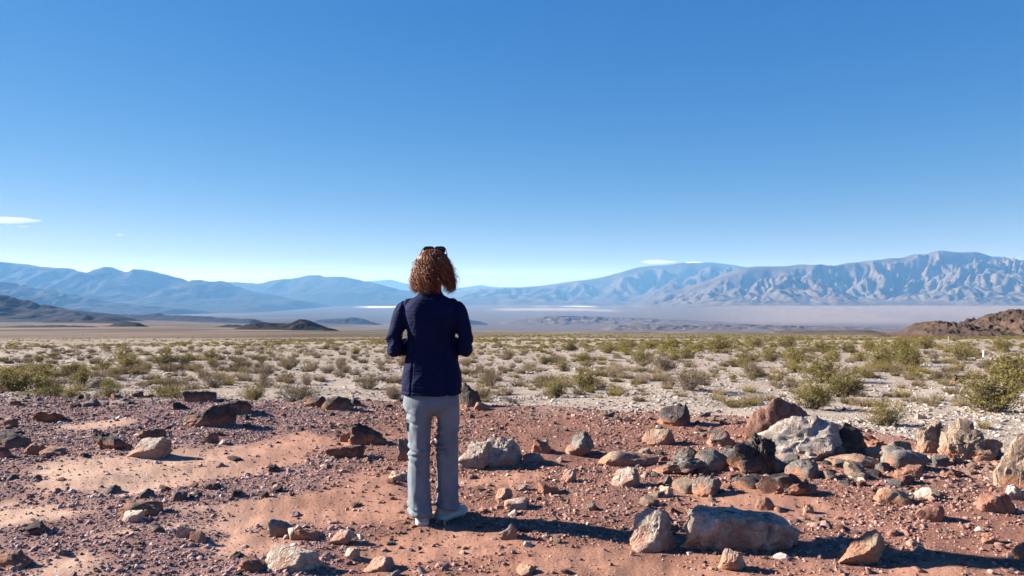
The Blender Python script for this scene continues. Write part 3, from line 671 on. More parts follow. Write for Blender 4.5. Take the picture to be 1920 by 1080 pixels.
for zn, label, grp, (x0, y0, x1, y1), cnt, (s0, s1), cols in ZONES:
    k = 0; tries = 0
    while k < cnt and tries < 4000:
        tries += 1
        px, t = rs.uniform(x0, x1), rs.random()
        dn, df = CAMZ * F / (y1 - 540), CAMZ * F / (y0 - 540)
        d = math.sqrt(dn * dn + t * (df * df - dn * dn)); X = (px - 960) / F * d
        if zn.startswith('rim'): d = float(edge_d(px)) + rs.uniform(-.9, .15); X = (px - 960) / F * d
        if any((X - a) ** 2 + (d - b) ** 2 < (c * (.45 if zn.startswith('outcrop') else 1) + .03) ** 2 for a, b, c in FOOT): continue
        if abs(X + .5) < .32 and abs(d - 4.55) < .35: continue
        if float(mound_mask(np.array([X]), np.array([d]))[0]) < .6: continue
        if float(dirt_mask(np.array([X]), np.array([d]))[0]) > .5 and rs.random() < .75: continue
        s = s0 + (s1 - s0) * rs.random() ** 2.2
        cn = cols[rs.integers(len(cols))]; me = SH[cn][rs.integers(5)]
        o = obj('stone', me, None, None, (X, d, float(H(X, d, False)[0]) - .01 * s), (rs.uniform(-.3, .3), rs.uniform(-.3, .3), rs.uniform(0, 6.28)))
        o.scale = (s, s * rs.uniform(.75, 1.1), s * rs.uniform(.6, 1.15))
        cw = dict(dark='blackish', grey='grey', red='rusty red', tan='tan', pale='pale grey', cream='off-white')[cn]
        big = 'larger' if s > s0 + .45 * (s1 - s0) else 'small'
        tag(o, '%s %s %s' % (big, cw, label), 'stone', '%s %s %s' % (big, cw, grp)); FOOT.append((X, d, s * .45)); k += 1

# ------------------------------------------------------------------ gravel (uncounted)
def scatter(name, pts, rot, scl, idx, sources, label, cat):
    """points carrying rotation, size and kind; geometry nodes set one source mesh on each"""
    col = bpy.data.collections.new(name + '_kinds')
    for k, me in enumerate(sources):
        col.objects.link(bpy.data.objects.new('%s_kind_%02d' % (name, k), me))
    me = bpy.data.meshes.new(name); me.vertices.add(len(pts)); me.vertices.foreach_set('co', np.asarray(pts, np.float32).ravel())
    for nm, arr in (('rot', rot), ('scl', scl)):
        a = me.attributes.new(nm, 'FLOAT_VECTOR', 'POINT'); a.data.foreach_set('vector', np.asarray(arr, np.float32).ravel())
    a = me.attributes.new('kind', 'INT', 'POINT'); a.data.foreach_set('value', np.asarray(idx, np.int32))
    me.update()
    o = obj(name, me); tag(o, label, cat, kind='stuff')
    g = bpy.data.node_groups.new(name + '_scatter', 'GeometryNodeTree')
    g.interface.new_socket('Geometry', in_out='INPUT', socket_type='NodeSocketGeometry')
    g.interface.new_socket('Geometry', in_out='OUTPUT', socket_type='NodeSocketGeometry')
    n, l = g.nodes, g.links
    gi, go = n.new('NodeGroupInput'), n.new('NodeGroupOutput')
    ci = n.new('GeometryNodeCollectionInfo'); ci.inputs['Collection'].default_value = col
    ci.inputs['Separate Children'].default_value = True; ci.inputs['Reset Children'].default_value = True
    ip = n.new('GeometryNodeInstanceOnPoints'); ip.inputs['Pick Instance'].default_value = True
    def attr(nm, t):
        a = n.new('GeometryNodeInputNamedAttribute'); a.data_type = t; a.inputs['Name'].default_value = nm
        return a.outputs[0]
    l.new(gi.outputs[0], ip.inputs['Points']); l.new(ci.outputs[0], ip.inputs['Instance'])
    l.new(attr('kind', 'INT'), ip.inputs['Instance Index']); l.new(attr('scl', 'FLOAT_VECTOR'), ip.inputs['Scale'])
    e2r = n.new('FunctionNodeEulerToRotation'); l.new(attr('rot', 'FLOAT_VECTOR'), e2r.inputs[0]); l.new(e2r.outputs[0], ip.inputs['Rotation'])
    l.new(ip.outputs[0], go.inputs[0])
    md = o.modifiers.new('scatter', 'NODES'); md.node_group = g
    return o
def pebble_set(mat, seed, n=9):
    out = []
    for k in range(n):
        v, f = rock_shape(2, seed + k, ('block', 'slab', 'wedge', 'shard', 'block')[k % 5], (1, .85, .55)); v[:, 2] -= .1
        me = mesh_np('pebble', v, f, smooth=False); me.materials.append(mat); out.append(me)
    return out
M_GL = stone_mat('gravel_purple', [(0, (.05, .038, .040)), (.2, (.15, .098, .094)), (.5, (.275, .172, .158)), (.82, (.35, .23, .21)), (.96, (.42, .33, .31)), (1, (.52, .46, .43))])
M_GR = stone_mat('gravel_red', [(0, (.07, .04, .036)), (.22, (.19, .10, .08)), (.5, (.24, .128, .102)), (.82, (.30, .178, .145)), (.97, (.36, .255, .215)), (1, (.44, .36, .32))])
M_GF = stone_mat('gravel_grey', [(0, (.08, .066, .059)), (.27, (.21, .17, .145)), (.55, (.31, .255, .22)), (.85, (.37, .31, .27)), (1, (.46, .41, .36))])
def sizes(n, lo, hi, a): return lo * (1 - rg.random(n) * (1 - (lo / hi) ** a)) ** (-1 / a)
rg = np.random.default_rng(21)
def gravel(n, dens, lo, hi, a, box, left):
    d = np.sqrt(box[0] ** 2 + rg.random(n) * (box[1] ** 2 - box[0] ** 2)); px = rg.uniform(-420, 2380, n); X = (px - 960) / F * d
    dm = dirt_mask(X, d); m = mound_mask(X, d)
    side = np.clip(sstep(480, 800, px) + fbm(P3(X * .8, d * .8, 5.), 3) * .3, 0, 1)
    clump = np.clip(.62 + .75 * fbm(P3(X * 1.1, d * 1.1, 12.), 4), .08, 1.0)
    # stripes of lag gravel drawn out along the slope on the left
    p = (1 - np.where(left, .91, .82) * dm) * np.where(left, 1 - side, side * clump) * (m > .35)
    k = rg.random(n) < p * dens
    X, d = X[k], d[k]; n = len(X); s = sizes(n, lo, hi, a)
    z = H(X, d, True)
    scl = np.stack([s, s * rg.uniform(.7, 1.1, n), s * rg.uniform(.6, 1.1, n)], -1)
    rot = np.stack([rg.normal(0, .5, n), rg.normal(0, .5, n), rg.uniform(0, 6.28, n)], -1)
    return np.stack([X, d, z + s * .02], -1), rot, scl, rg.integers(0, 9, n)
def gpack(*sets): return [np.concatenate(x) for x in zip(*sets)]
gl = gpack(gravel(350000, .95, .008, .044, 1.9, (3.2, 10.6), True), gravel(9500, .5, .032, .085, 2.4, (3.2, 10.6), True))
scatter('gravel', *gl, pebble_set(M_GL, 500), 'purplish grey angular gravel spread over the left of the red ground', 'gravel')
gr = gpack(gravel(330000, .95, .008, .044, 1.9, (3.2, 10.6), False), gravel(18000, .6, .030, .085, 2.2, (3.2, 10.6), False))
scatter('gravel', *gr, pebble_set(M_GR, 520), 'reddish crumbly gravel spread over the soil on the right', 'gravel')
n = 220000
d = 6.0 * (75 / 6.0) ** rg.random(n); px = rg.uniform(-420, 2380, n); X = (px - 960) / F * d
k = (mound_mask(X, d) < .5) & (rg.random(n) < np.clip(.7 + fbm(P3(X * .25, d * .25, 6.), 4), .15, 1)); X, d = X[k], d[k]; n = len(X)
s = sizes(n, .020, .14, 1.9) * (1 + d / 60)
scatter('gravel', np.stack([X, d, H(X, d, False) + s * .02], -1), np.stack([rg.normal(0, .3, n), rg.normal(0, .3, n), rg.uniform(0, 6.28, n)], -1),
        np.stack([s, s * .85, s * rg.uniform(.5, .9, n)], -1), rg.integers(0, 9, n), pebble_set(M_GF, 540), 'pale grey stones covering the shrub plain', 'gravel')

# ------------------------------------------------------------------ shrubs
def leaf_mat(name, stops, trans=.35):
    m, n, l, b = mat_new(name, .7, .2)
    g = n.new('ShaderNodeNewGeometry'); r = ramp(n, stops)
    oi = n.new('ShaderNodeObjectInfo')
    v = mathn(n, l, 'ADD', mathn(n, l, 'MULTIPLY', g.outputs['Random Per Island'], .65), mathn(n, l, 'MULTIPLY', oi.outputs['Random'], .35))
    l.new(v, r.inputs[0]); l.new(r.outputs[0], b.inputs['Base Color'])
    t = n.new('ShaderNodeBsdfTranslucent'); l.new(r.outputs[0], t.inputs['Color'])
    mx = n.new('ShaderNodeMixShader'); mx.inputs[0].default_value = trans
    l.new(b.outputs[0], mx.inputs[1]); l.new(t.outputs[0], mx.inputs[2])
    l.new(mx.outputs[0], n['Material Output'].inputs['Surface']); return m
M_LEAF = leaf_mat('creosote_leaf', [(0, (.085, .072, .020)), (.45, (.19, .158, .044)), (.8, (.28, .23, .068)), (1, (.37, .30, .105))])
M_LEAFY = leaf_mat('yellow_leaf', [(0, (.13, .115, .03)), (.5, (.25, .20, .055)), (1, (.40, .31, .12))])
M_DRY = leaf_mat('dry_twig', [(0, (.12, .088, .056)), (.5, (.24, .18, .112)), (1, (.37, .285, .18))], .25)
M_STRAW = leaf_mat('straw', [(0, (.20, .155, .10)), (.5, (.36, .285, .185)), (1, (.50, .41, .28))], .3)
M_STEM = leaf_mat('shrub_stem', [(0, (.06, .05, .042)), (.5, (.13, .105, .085)), (1, (.24, .20, .16))], .0)
def tubes(paths, radii, sides=3):
    """paths (n, k, 3), radii (n, k)"""
    n, k, _ = paths.shape
    t = np.gradient(paths, axis=1); t /= np.linalg.norm(t, axis=2, keepdims=True) + 1e-9
    t0 = t[:, 0]; ref = np.where(np.abs(t0[:, 2:3]) > .8, np.array([1., 0, 0]), np.array([0, 0, 1.]))
    a = np.zeros_like(t); a[:, 0] = np.cross(t0, ref)
    for i in range(k):
        w = a[:, max(i - 1, 0)] if i else a[:, 0]
        w = w - (w * t[:, i]).sum(1, keepdims=True) * t[:, i]; a[:, i] = w / (np.linalg.norm(w, axis=1, keepdims=True) + 1e-9)
    b = np.cross(t, a)
    ang = np.arange(sides) * 2 * math.pi / sides
    v = paths[:, :, None, :] + radii[:, :, None, None] * (a[:, :, None, :] * np.cos(ang)[None, None, :, None] + b[:, :, None, :] * np.sin(ang)[None, None, :, None])
    fi = grid_faces(k, sides, True); f = (fi[None] + (np.arange(n) * k * sides)[:, None, None]).reshape(-1, 4)
    return v.reshape(-1, 3), f
def quads(c, size, rng, up=.3):
    n = len(c); u = rng.normal(size=(n, 3)); u /= np.linalg.norm(u, axis=1)[:, None]
    w = rng.normal(size=(n, 3)); w[:, 2] += up; w = np.cross(u, w); w /= np.linalg.norm(w, axis=1)[:, None] + 1e-9
    s = size[:, None]
    v = np.stack([c - u * s - w * s * .45, c + u * s - w * s * .45, c + u * s + w * s * .45, c - u * s + w * s * .45], 1).reshape(-1, 3)
    return v, np.arange(4 * n).reshape(-1, 4)
def shrub_meshes(seed, kind, nst=64, nl=1500):
    """unit shrub: about 1 m wide"""
    rng = np.random.default_rng(seed)
    hgt = dict(creosote=rng.uniform(.52, .72), dry=rng.uniform(.42, .6), tuft=rng.uniform(.38, .5))[kind]
    K = 7; t = np.linspace(0, 1, K)
    az = rng.uniform(0, 2 * math.pi, nst); rad = .56 * np.sqrt(rng.random(nst)) * rng.uniform(.75, 1.05, nst)
    lob = .82 + .25 * np.sin(az * 2 + rng.uniform(0, 6)) + .12 * np.sin(az * 5 + rng.uniform(0, 6)); rad = rad * lob
    top = hgt * np.sqrt(np.clip(1.05 - (rad / .64) ** 2, .08, 1)) * rng.uniform(.45, 1.08, nst)
    e = np.stack([np.cos(az) * rad, np.sin(az) * rad, top], -1); base = np.stack([np.cos(az) * .07 * rng.random(nst), np.sin(az) * .07 * rng.random(nst), np.zeros(nst) - .03], -1)
    p = base[:, None] + (e - base)[:, None] * np.stack([t ** .8, t ** .8, t ** 1.15], -1)[None]
    p[:, 1:-1] += rng.normal(0, .018, (nst, K - 2, 3))
    r = np.linspace(.0085, .0025, K)[None].repeat(nst, 0)
    # side twigs
    nt = nst * 4; par = rng.integers(0, nst, nt); kk = rng.integers(2, K, nt)
    s0 = p[par, kk]; dr = rng.normal(size=(nt, 3)); dr[:, 2] = np.abs(dr[:, 2]) * .9 + .1; dr += (e - base)[par] * .8
    dr /= np.linalg.norm(dr, axis=1)[:, None]; L = rng.uniform(.07, .2, nt)
    tw = s0[:, None] + dr[:, None] * (np.linspace(0, 1, 4)[None, :, None] * L[:, None, None]); tw[:, 1:] += rng.normal(0, .008, (nt, 3, 3))
    v1, f1 = tubes(p, r); v2, f2 = tubes(tw, np.linspace(.004, .0015, 4)[None].repeat(nt, 0))
    stem = mesh_np('stem', np.concatenate([v1, v2]), np.concatenate([f1, f2 + len(v1)]))
    # leaves in sprays at the twig ends
    cl = np.concatenate([tw[:, -1], tw[:, 2], e]); w = np.clip((cl[:, 2] / hgt), .05, 1) ** (.55 if kind == 'creosote' else .35); w /= w.sum()
    c = cl[rng.choice(len(cl), nl, p=w)] + rng.normal(0, .026 if kind == 'creosote' else .04, (nl, 3)); c[:, 2] = np.maximum(c[:, 2], .015)
    v, f = quads(c, rng.uniform(.008, .019, nl), rng)
    if kind != 'creosote':
        nb = 420; pa = rng.integers(0, len(cl), nb); q = cl[pa][:, None] + np.array([0, 0, -.05]) + rng.normal(0, .03, (nb, 1, 3)) + (rng.normal(0, .06, (nb, 1, 3)) + np.array([0, 0, .10])) * np.linspace(0, 1, 3)[None, :, None]
        q[:, :, 2] = np.maximum(q[:, :, 2], .0); v3, f3 = tubes(q, np.array([[.0035, .003, .001]]).repeat(nb, 0))
        v, f = np.concatenate([v, v3]), np.concatenate([f, f3 + len(v)])
    return stem, mesh_np('foliage', v, f, smooth=False)
KINDS = {}
for key, kind, lm, nv, nl in (('C', 'creosote', M_LEAF, 6, 3600), ('Y', 'tuft', M_LEAFY, 4, 1100), ('D', 'dry', M_DRY, 5, 900), ('G', 'dry', M_LEAF, 4, 1300)):
    KINDS[key] = []
    for k in range(nv):
        a, b = shrub_meshes(900 + 13 * k + ord(key), kind, nl=nl); a.materials.append(M_STEM); b.materials.append(lm); KINDS[key].append((a, b))
rq = np.random.default_rng(5); SPOT = []
def shrub(px, py, w, key, label, group=None, tall=1.0):
    X, d, z = fan_hit(px, py); W = w / F * d
    a, b = KINDS[key][rq.integers(len(KINDS[key]))]
    if label is None:
        look = {'C': 'green creosote bush', 'G': 'olive twiggy bush', 'D': 'dry brown bush', 'Y': 'straw-coloured bush'}[key]
        where = 'on the plain left of the woman' if px < 480 else 'close to the woman\'s left side' if px < 800 else 'just right of the woman' if px < 1130 else 'in the middle of the shrub plain' if px < 1500 else 'on the plain below the brown hill'
        dist = 'near' if d < 30 else 'half-distant' if d < 60 else 'distant'
        label = '%s %s %s' % (dist, look, where); group = label + 's'
    r = empty('shrub', (X, d, float(H(X, d, False)[0])), rq.uniform(0, 6.28)); r.scale = (W, W, W * tall * rq.uniform(.9, 1.1))
    obj('stem', a, None, r); obj('foliage', b, None, r); tag(r, label, 'shrub', group); SPOT.append((X, d, W * .5))
S = shrub
S(1862, 772, 150, 'C', 'biggest bright green creosote bush beside the lone black rock', tall=.68)
S(1905, 722, 130, 'C', 'large green bush just behind the biggest bright one', tall=.7)
S(1525, 766, 95, 'C', 'tall yellow-green bush right behind the rust-red boulder', tall=.85)
S(1582, 740, 92, 'C', 'spreading bush adjoining the tall yellow-green one', tall=.7)
S(1545, 714, 105, 'C', 'wide pale green bush behind the tall yellow-green one', tall=.62)
S(1655, 797, 90, 'Y', 'yellowish dry bush on gravel behind the dark upright slab', tall=.9)
S(1292, 728, 68, 'D', 'round brown bush with a long shadow on pale gravel', tall=1.1)
S(1248, 692, 56, 'D', 'brown twiggy bush behind the round brown one', tall=1.1)
S(1200, 679, 42, 'C', 'small olive bush left of the brown twiggy one')
S(1098, 724, 78, 'C', 'sprawling bright green bush in open gravel', tall=.65)
S(1042, 742, 58, 'G', 'thin green-tipped bush at the near end of the sprawling one')
S(1057, 696, 34, 'C', 'small rounded olive bush behind the sprawling one')
S(918, 720, 44, 'D', 'pale straw bush right of her jacket hem', tall=1.2)
S(906, 750, 48, 'Y', 'yellow grass tuft behind the upright black boulder')
S(1150, 706, 34, 'D', 'small brown bush with a shadow right of the sprawling one')
S(1160, 733, 40, 'Y', 'low cream grass patch right of the sprawling green bush', tall=.6)
S(1410, 704, 56, 'D', 'grey-brown bush below a row of green ones', tall=1.0)
S(1400, 684, 60, 'C', 'full green bush above the grey-brown one', tall=.7)
S(1490, 676, 66, 'C', 'green bush with a dark shaded foot', tall=.7)
S(1705, 696, 74, 'C', 'dark green bush with a bare trunk foot', tall=.9)
S(1655, 684, 64, 'C', 'greyish green bush left of the dark green one')
S(1690, 674, 56, 'C', 'upright green bush behind the dark one')
S(1636, 697, 40, 'Y', 'low mustard yellow bush near the greyish one')
S(1664, 700, 34, 'Y', 'second mustard yellow bush with a thin shadow')
S(1802, 670, 64, 'C', 'green bush standing near the white marker post', tall=.7)
S(1760, 708, 30, 'D', 'tiny grey bush on open gravel near the lone black rock')
S(1375, 762, 70, 'Y', 'sparse yellow-green growth on gravel left of the rust-red boulder', tall=.45)
S(1845, 806, 30, 'Y', 'small pale tuft behind the big rough brown boulder')
S(30, 727, 120, 'C', 'broad grey-green bush at the left picture edge', tall=.55)
S(83, 728, 40, 'C', 'small dark green bush near the rim', tall=.85)
S(155, 720, 46, 'C', 'bright green bush above the rim stones')
S(140, 745, 50, 'C', 'bright green bush half hidden by the rim stones', tall=.8)
S(100, 742, 70, 'G', 'olive bush spreading along the rim', tall=.6)
S(60, 746, 60, 'Y', 'straw-coloured bush at the rim', tall=.6)
S(203, 747, 58, 'G', 'pale green round bush on the rim', tall=1.)
S(318, 750, 90, 'Y', 'wide yellow-green bush behind the flat blue-black slab', tall=.7)
S(472, 752, 66, 'Y', 'yellow-green bush beyond the black rocks', tall=.85)
S(560, 750, 84, 'D', 'wide dry bush along the rim', tall=.6)
S(738, 744, 56, 'D', 'dry bush left of her jacket hem', tall=1.)
S(690, 722, 54, 'D', 'dry straw bush left of her waist', tall=.7)
S(575, 715, 30, 'D', 'small round grey bush with a crisp shadow', tall=1.1)
S(400, 722, 54, 'D', 'brown bush behind the flat blue-black slab', tall=.8)
GREEN = [(85, 696, 40), (102, 706, 36), (135, 699, 58), (195, 687, 34), (240, 687, 52), (215, 707, 28), (252, 701, 28), (310, 682, 56), (230, 672, 44), (355, 672, 36), (395, 669, 46),
         (1020, 677, 34), (955, 668, 34), (1070, 658, 36), (1285, 668, 42), (1308, 657, 36), (1350, 658, 54), (1440, 668, 50), (1560, 670, 38), (1590, 657, 38), (1540, 657, 46), (1736, 652, 46),
         (1880, 655, 50), (1480, 652, 44), (1420, 650, 40), (1260, 650, 36), (1220, 652, 34), (1630, 655, 44), (1690, 650, 40), (1180, 652, 34), (1140, 660, 36), (345, 682, 30), (20, 705, 50), (75, 712, 60), (205, 722, 34), (275, 697, 26)]
for x, y, w in GREEN: S(x, y, w, 'C', None, None, .68)
BROWN = [(190, 701, 20), (275, 688, 26), (370, 690, 30), (500, 702, 44), (615, 700, 40), (495, 725, 42), (990, 690, 28), (1155, 688, 30), (1096, 668, 26), (1750, 668, 30), (450, 690, 34), (540, 690, 34), (640, 690, 36), (900, 690, 28), (945, 700, 26)]
for x, y, w in BROWN: S(x, y, w, 'D', None, None, .8)
tries = 0; left = 285 - len(SPOT)
while left > 0 and tries < 9000:
    tries += 1
    x = rq.uniform(-20, 1940); y = 638 + 75 * rq.random() ** 1.6
    if x < 420 and y < 664: continue
    X, d, z = fan_hit(x, y)
    if any((X - a) ** 2 + (d - b) ** 2 < (c * 1.2 + .3) ** 2 for a, b, c in SPOT): continue
    pg = .25 + .6 * float(sstep(900, 1350, x)) + (.35 if x < 420 else 0)
    if rq.random() > (.55 + .45 * float(sstep(700, 1500, x))): continue
    g = rq.random() < pg; W = rq.uniform(.6, 1.2) if g else rq.uniform(.4, .95)
    if y > 690: W *= .6
    if g: S(x, y, W * F / d, 'C' if rq.random() < .8 else 'G', None, None, .68)
    else: S(x, y, W * F / d, 'D' if rq.random() < .75 else 'Y', None, None, .8)
    left -= 1
# the shrubs beyond, which run together
def light_shrub(seed, mat, nl):
    rng = np.random.default_rng(seed); v = rng.normal(size=(nl, 3)); v /= np.linalg.norm(v, axis=1)[:, None]; v *= rng.uniform(.55, 1, nl)[:, None] ** .5
    c = np.stack([v[:, 0] * .5, v[:, 1] * .5, np.abs(v[:, 2]) * .55 + .06], -1)
    q, f = quads(c, rng.uniform(.045, .085, nl), rng); me = mesh_np('far_shrub', q, f, False); me.materials.append(mat); return me
n = 56000
d = 62 * (2600 / 62) ** (rg.random(n) ** .95); px = rg.uniform(-420, 2380, n); X = (px - 960) / F * d
pat = fbm(P3(X * .012, d * .012, 5.), 4)
green = rg.random(n) < np.clip(.06 + .62 * sstep(620, 1250, px) + .4 * pat, .02, .8)
keep = rg.random(n) < np.clip(np.where(green, .5 + .6 * pat, .42 + .5 * pat) * np.where(px < 480, .6, 1) * (.35 + .65 * sstep(60, 200, d)), .05, 1)
keep &= ~((X > 60) & (d > 330) & (px > 1680))
X, d, green = X[keep], d[keep], green[keep]; n = len(X)
s = np.where(green, rg.uniform(.5, 1.2, n), rg.uniform(.3, .8, n))
src = [light_shrub(70 + k, M_LEAF, 150) for k in range(4)] + [light_shrub(80 + k, M_DRY, 130) for k in range(4)]
scatter('distant_shrubs', np.stack([X, d, H(X, d, False)], -1), np.stack([X * 0, X * 0, rg.uniform(0, 6.28, n)], -1), np.stack([s, s, s * rg.uniform(.5, .8, n)], -1),
        np.where(green, 0, 4) + rg.integers(0, 4, n), src, 'distant belt of creosote and dry scrub thinning over the plain', 'scrub')

# low dry brush and grass tufts between the bushes
def tuft_mesh(seed, mat, nb):
    rng = np.random.default_rng(seed); az = rng.uniform(0, 6.28, nb); r0 = .28 * np.sqrt(rng.random(nb)); L = rng.uniform(.22, .5, nb) * (1 - .6 * r0)
    b0 = np.stack([np.cos(az) * r0, np.sin(az) * r0, r0 * 0], -1); dr = np.stack([np.cos(az) * (.15 + r0 * 1.6), np.sin(az) * (.15 + r0 * 1.6), np.ones(nb)], -1) + rng.normal(0, .28, (nb, 3))
    q = b0[:, None] + dr[:, None] * (L[:, None, None] * np.linspace(0, 1, 3)[None, :, None]); q[:, 2] += rng.normal(0, .04, (nb, 3)); q[:, :, 2] = np.maximum(q[:, :, 2], -.01)
    v, f = tubes(q, np.array([[.012, .009, .003]]).repeat(nb, 0)); me = mesh_np('tuft', v, f); me.materials.append(mat); return me
n = 5200
d = 17 * (150 / 17) ** rg.random(n); px = rg.uniform(-420, 2380, n); X = (px - 960) / F * d
pat = fbm(P3(X * .09, d * .09, 15.), 4); k = (mound_mask(X, d) < .02) & (rg.random(n) < np.clip(.45 + .9 * pat, .05, .95)); X, d = X[k], d[k]; n = len(X)
s = rg.uniform(.25, .85, n) * (.6 + .4 * sstep(15, 40, d))
scatter('dry_brush', np.stack([X, d, H(X, d, False)], -1), np.stack([X * 0, X * 0, rg.uniform(0, 6.28, n)], -1), np.stack([s, s, s * rg.uniform(.7, 1.1, n)], -1),
        rg.integers(0, 6, n), [tuft_mesh(40 + k, (M_STRAW, M_DRY, M_STRAW, M_DRY, M_DRY, M_LEAFY)[k], 130) for k in range(6)], 'low dry brush and straw tufts scattered between the bushes', 'brush')

# ------------------------------------------------------------------ marker posts
M_WHITE, _, _, _b = mat_new('white_paint', .5); _b.inputs['Base Color'].default_value = (.75, .74, .70, 1)
M_WOOD, _, _, _b = mat_new('grey_wood', .9); _b.inputs['Base Color'].default_value = (.26, .22, .18, 1)
def post(px, py, hpx, wpx, mat, label):
    X, d, z = fan_hit(px, py); h = hpx / F * d; w = wpx / F * d / 2
    bm = bmesh.new(); bmesh.ops.create_cone(bm, cap_ends=True, segments=10, radius1=w, radius2=w * .85, depth=h + .3)
    bmesh.ops.translate(bm, verts=bm.verts, vec=(0, 0, h / 2 - .15))
    bmesh.ops.bevel(bm, geom=[e for e in bm.edges if all(v.co.z > h * .9 for v in e.verts)], offset=w * .4, segments=2, affect='EDGES')
    me = bpy.data.meshes.new('post'); bm.to_mesh(me); bm.free()
    p = empty('marker_post', (X, d, float(H(X, d, False)[0]))); obj('shaft', me, mat, p)
    bm = bmesh.new(); bmesh.ops.create_cone(bm, cap_ends=True, segments=10, radius1=w * 1.06, radius2=w * 1.02, depth=h * .12); me = bpy.data.meshes.new('band'); bm.to_mesh(me); bm.free()
    obj('band', me, mat, p, (0, 0, h * .82)); tag(p, label, 'post')
post(1844, 664, 12, 3.2, M_WHITE, 'short white marker post standing among the shrubs')
post(1779, 644, 11, 2.6, M_WOOD, 'thin grey wooden post at the foot of the brown hill')

# ------------------------------------------------------------------ clouds, above and beyond the haze
def cloud(px, py, wpx, hpx, dist, label, seed, dens=.0005):
    X, z = (px - 960) / F * dist, CAMZ + (540 - py) / F * dist
    w, h = wpx / F * dist / 2, hpx / F * dist / 2
    d, f = ico(4); rng = np.random.default_rng(seed); o = rng.uniform(0, 40, 3)
    taper = 1 - .55 * sstep(-.2, 1, d[:, 0])
    v = d * np.array([w, w * .45, h]); v[:, 2] *= taper
    v[:, 2] += h * .35 * fbm(np.stack([d[:, 0] * 4, d[:, 1] * 3, d[:, 2]], -1) + o, 3); v[:, 0] += w * .05 * fbm(d * 3 + o, 2)
    m = bpy.data.materials.new('cloud'); m.use_nodes = True; n = m.node_tree.nodes; l = m.node_tree.links
    for x in list(n): n.remove(x)
    out = n.new('ShaderNodeOutputMaterial'); pv = n.new('ShaderNodeVolumePrincipled'); pv.inputs['Color'].default_value = (1, 1, 1, 1); pv.inputs['Absorption Color'].default_value = (1, 1, 1, 1)
    pv.inputs['Density'].default_value = dens; pv.inputs['Anisotropy'].default_value = .0; l.new(pv.outputs[0], out.inputs['Volume'])
    tag(obj('cloud', mesh_np('cloud', v, f), m, None, (X, dist, z)), label, 'cloud')
cloud(18, 413, 120, 13, 46000, 'small flat white cloud low above the hazy mountain ridge', 1)
cloud(45, 425, 26, 4, 46000, 'tiny cloud wisp under the flat white cloud', 2, .0004)
cloud(226, 440, 16, 4, 56000, 'tiny lone white wisp in the clear sky', 3, .0006)
cloud(1236, 491, 74, 9, 118000, 'thin white cloud touching the snow-dusted summit', 4, .00016)

# ------------------------------------------------------------------ the woman
PX, PY = (808 - 960) / F * 4.55, 4.55
PZ = float(H(PX, PY, False)[0])
U = 4.55 / F                       # metres per photo pixel at her distance
def loft(rings, seg=40):
    """rings: (x, y, z, half width, half depth, squareness)"""
    ang = np.linspace(0, 2 * math.pi, seg, endpoint=False); V = []
    for x, y, z, a, b, e in rings:
        c, s = np.cos(ang), np.sin(ang)
        V.append(np.stack([x + a * np.sign(c) * np.abs(c) ** e, y + b * np.sign(s) * np.abs(s) ** e, np.full(seg, z)], -1))
    V = np.array(V); n = len(rings)
    v = np.concatenate([V.reshape(-1, 3), V[0].mean(0)[None], V[-1].mean(0)[None]])
    f = grid_faces(n, seg, True); i = np.arange(seg); j = (i + 1) % seg
    return v, [f, np.concatenate([np.stack([j, i, np.full(seg, n * seg)], -1), np.stack([(n - 1) * seg + i, (n - 1) * seg + j, np.full(seg, n * seg + 1)], -1)])]
def smooth_rings(r, k=6):
    r = np.array(r, float); t = np.arange(len(r)); tt = np.linspace(0, len(r) - 1, (len(r) - 1) * k + 1)
    out = []
    for c in range(r.shape[1]):
        m = np.gradient(r[:, c]); i = np.minimum(tt.astype(int), len(r) - 2); u = tt - i
        p0, p1, m0, m1 = r[i, c], r[i + 1, c], m[i], m[i + 1]
        out.append((2 * u ** 3 - 3 * u ** 2 + 1) * p0 + (u ** 3 - 2 * u ** 2 + u) * m0 + (-2 * u ** 3 + 3 * u ** 2) * p1 + (u ** 3 - u ** 2) * m1)
    return np.stack(out, -1)
def limb(pts, rad, seg=20, k=5):
    """a tapering closed tube through points"""
    q = smooth_rings(np.concatenate([np.array(pts, float), np.array(rad, float)[:, None]], 1), k)
    p, r = q[:, :3], np.maximum(q[:, 3], .002)
    t = np.gradient(p, axis=0); L = np.linalg.norm(t, axis=1, keepdims=True); t = t / L
    p = np.concatenate([p[:1] - t[:1] * r[0] * .9, p[:1] - t[:1] * r[0] * .6, p, p[-1:] + t[-1:] * r[-1] * .6, p[-1:] + t[-1:] * r[-1] * .9]); r = np.concatenate([[r[0] * .35, r[0] * .78], r, [r[-1] * .78, r[-1] * .35]])
    v, f = tubes(p[None], r[None], seg); n = len(p)
    v = np.concatenate([v, p[:1], p[-1:]]); i = np.arange(seg); j = (i + 1) % seg
    return v, [f, np.concatenate([np.stack([j, i, np.full(seg, n * seg)], -1), np.stack([(n - 1) * seg + i, (n - 1) * seg + j, np.full(seg, n * seg + 1)], -1)])]
def ball(c, r):
    d, f = ico(4); return d * np.array(r) + np.array(c), [f]
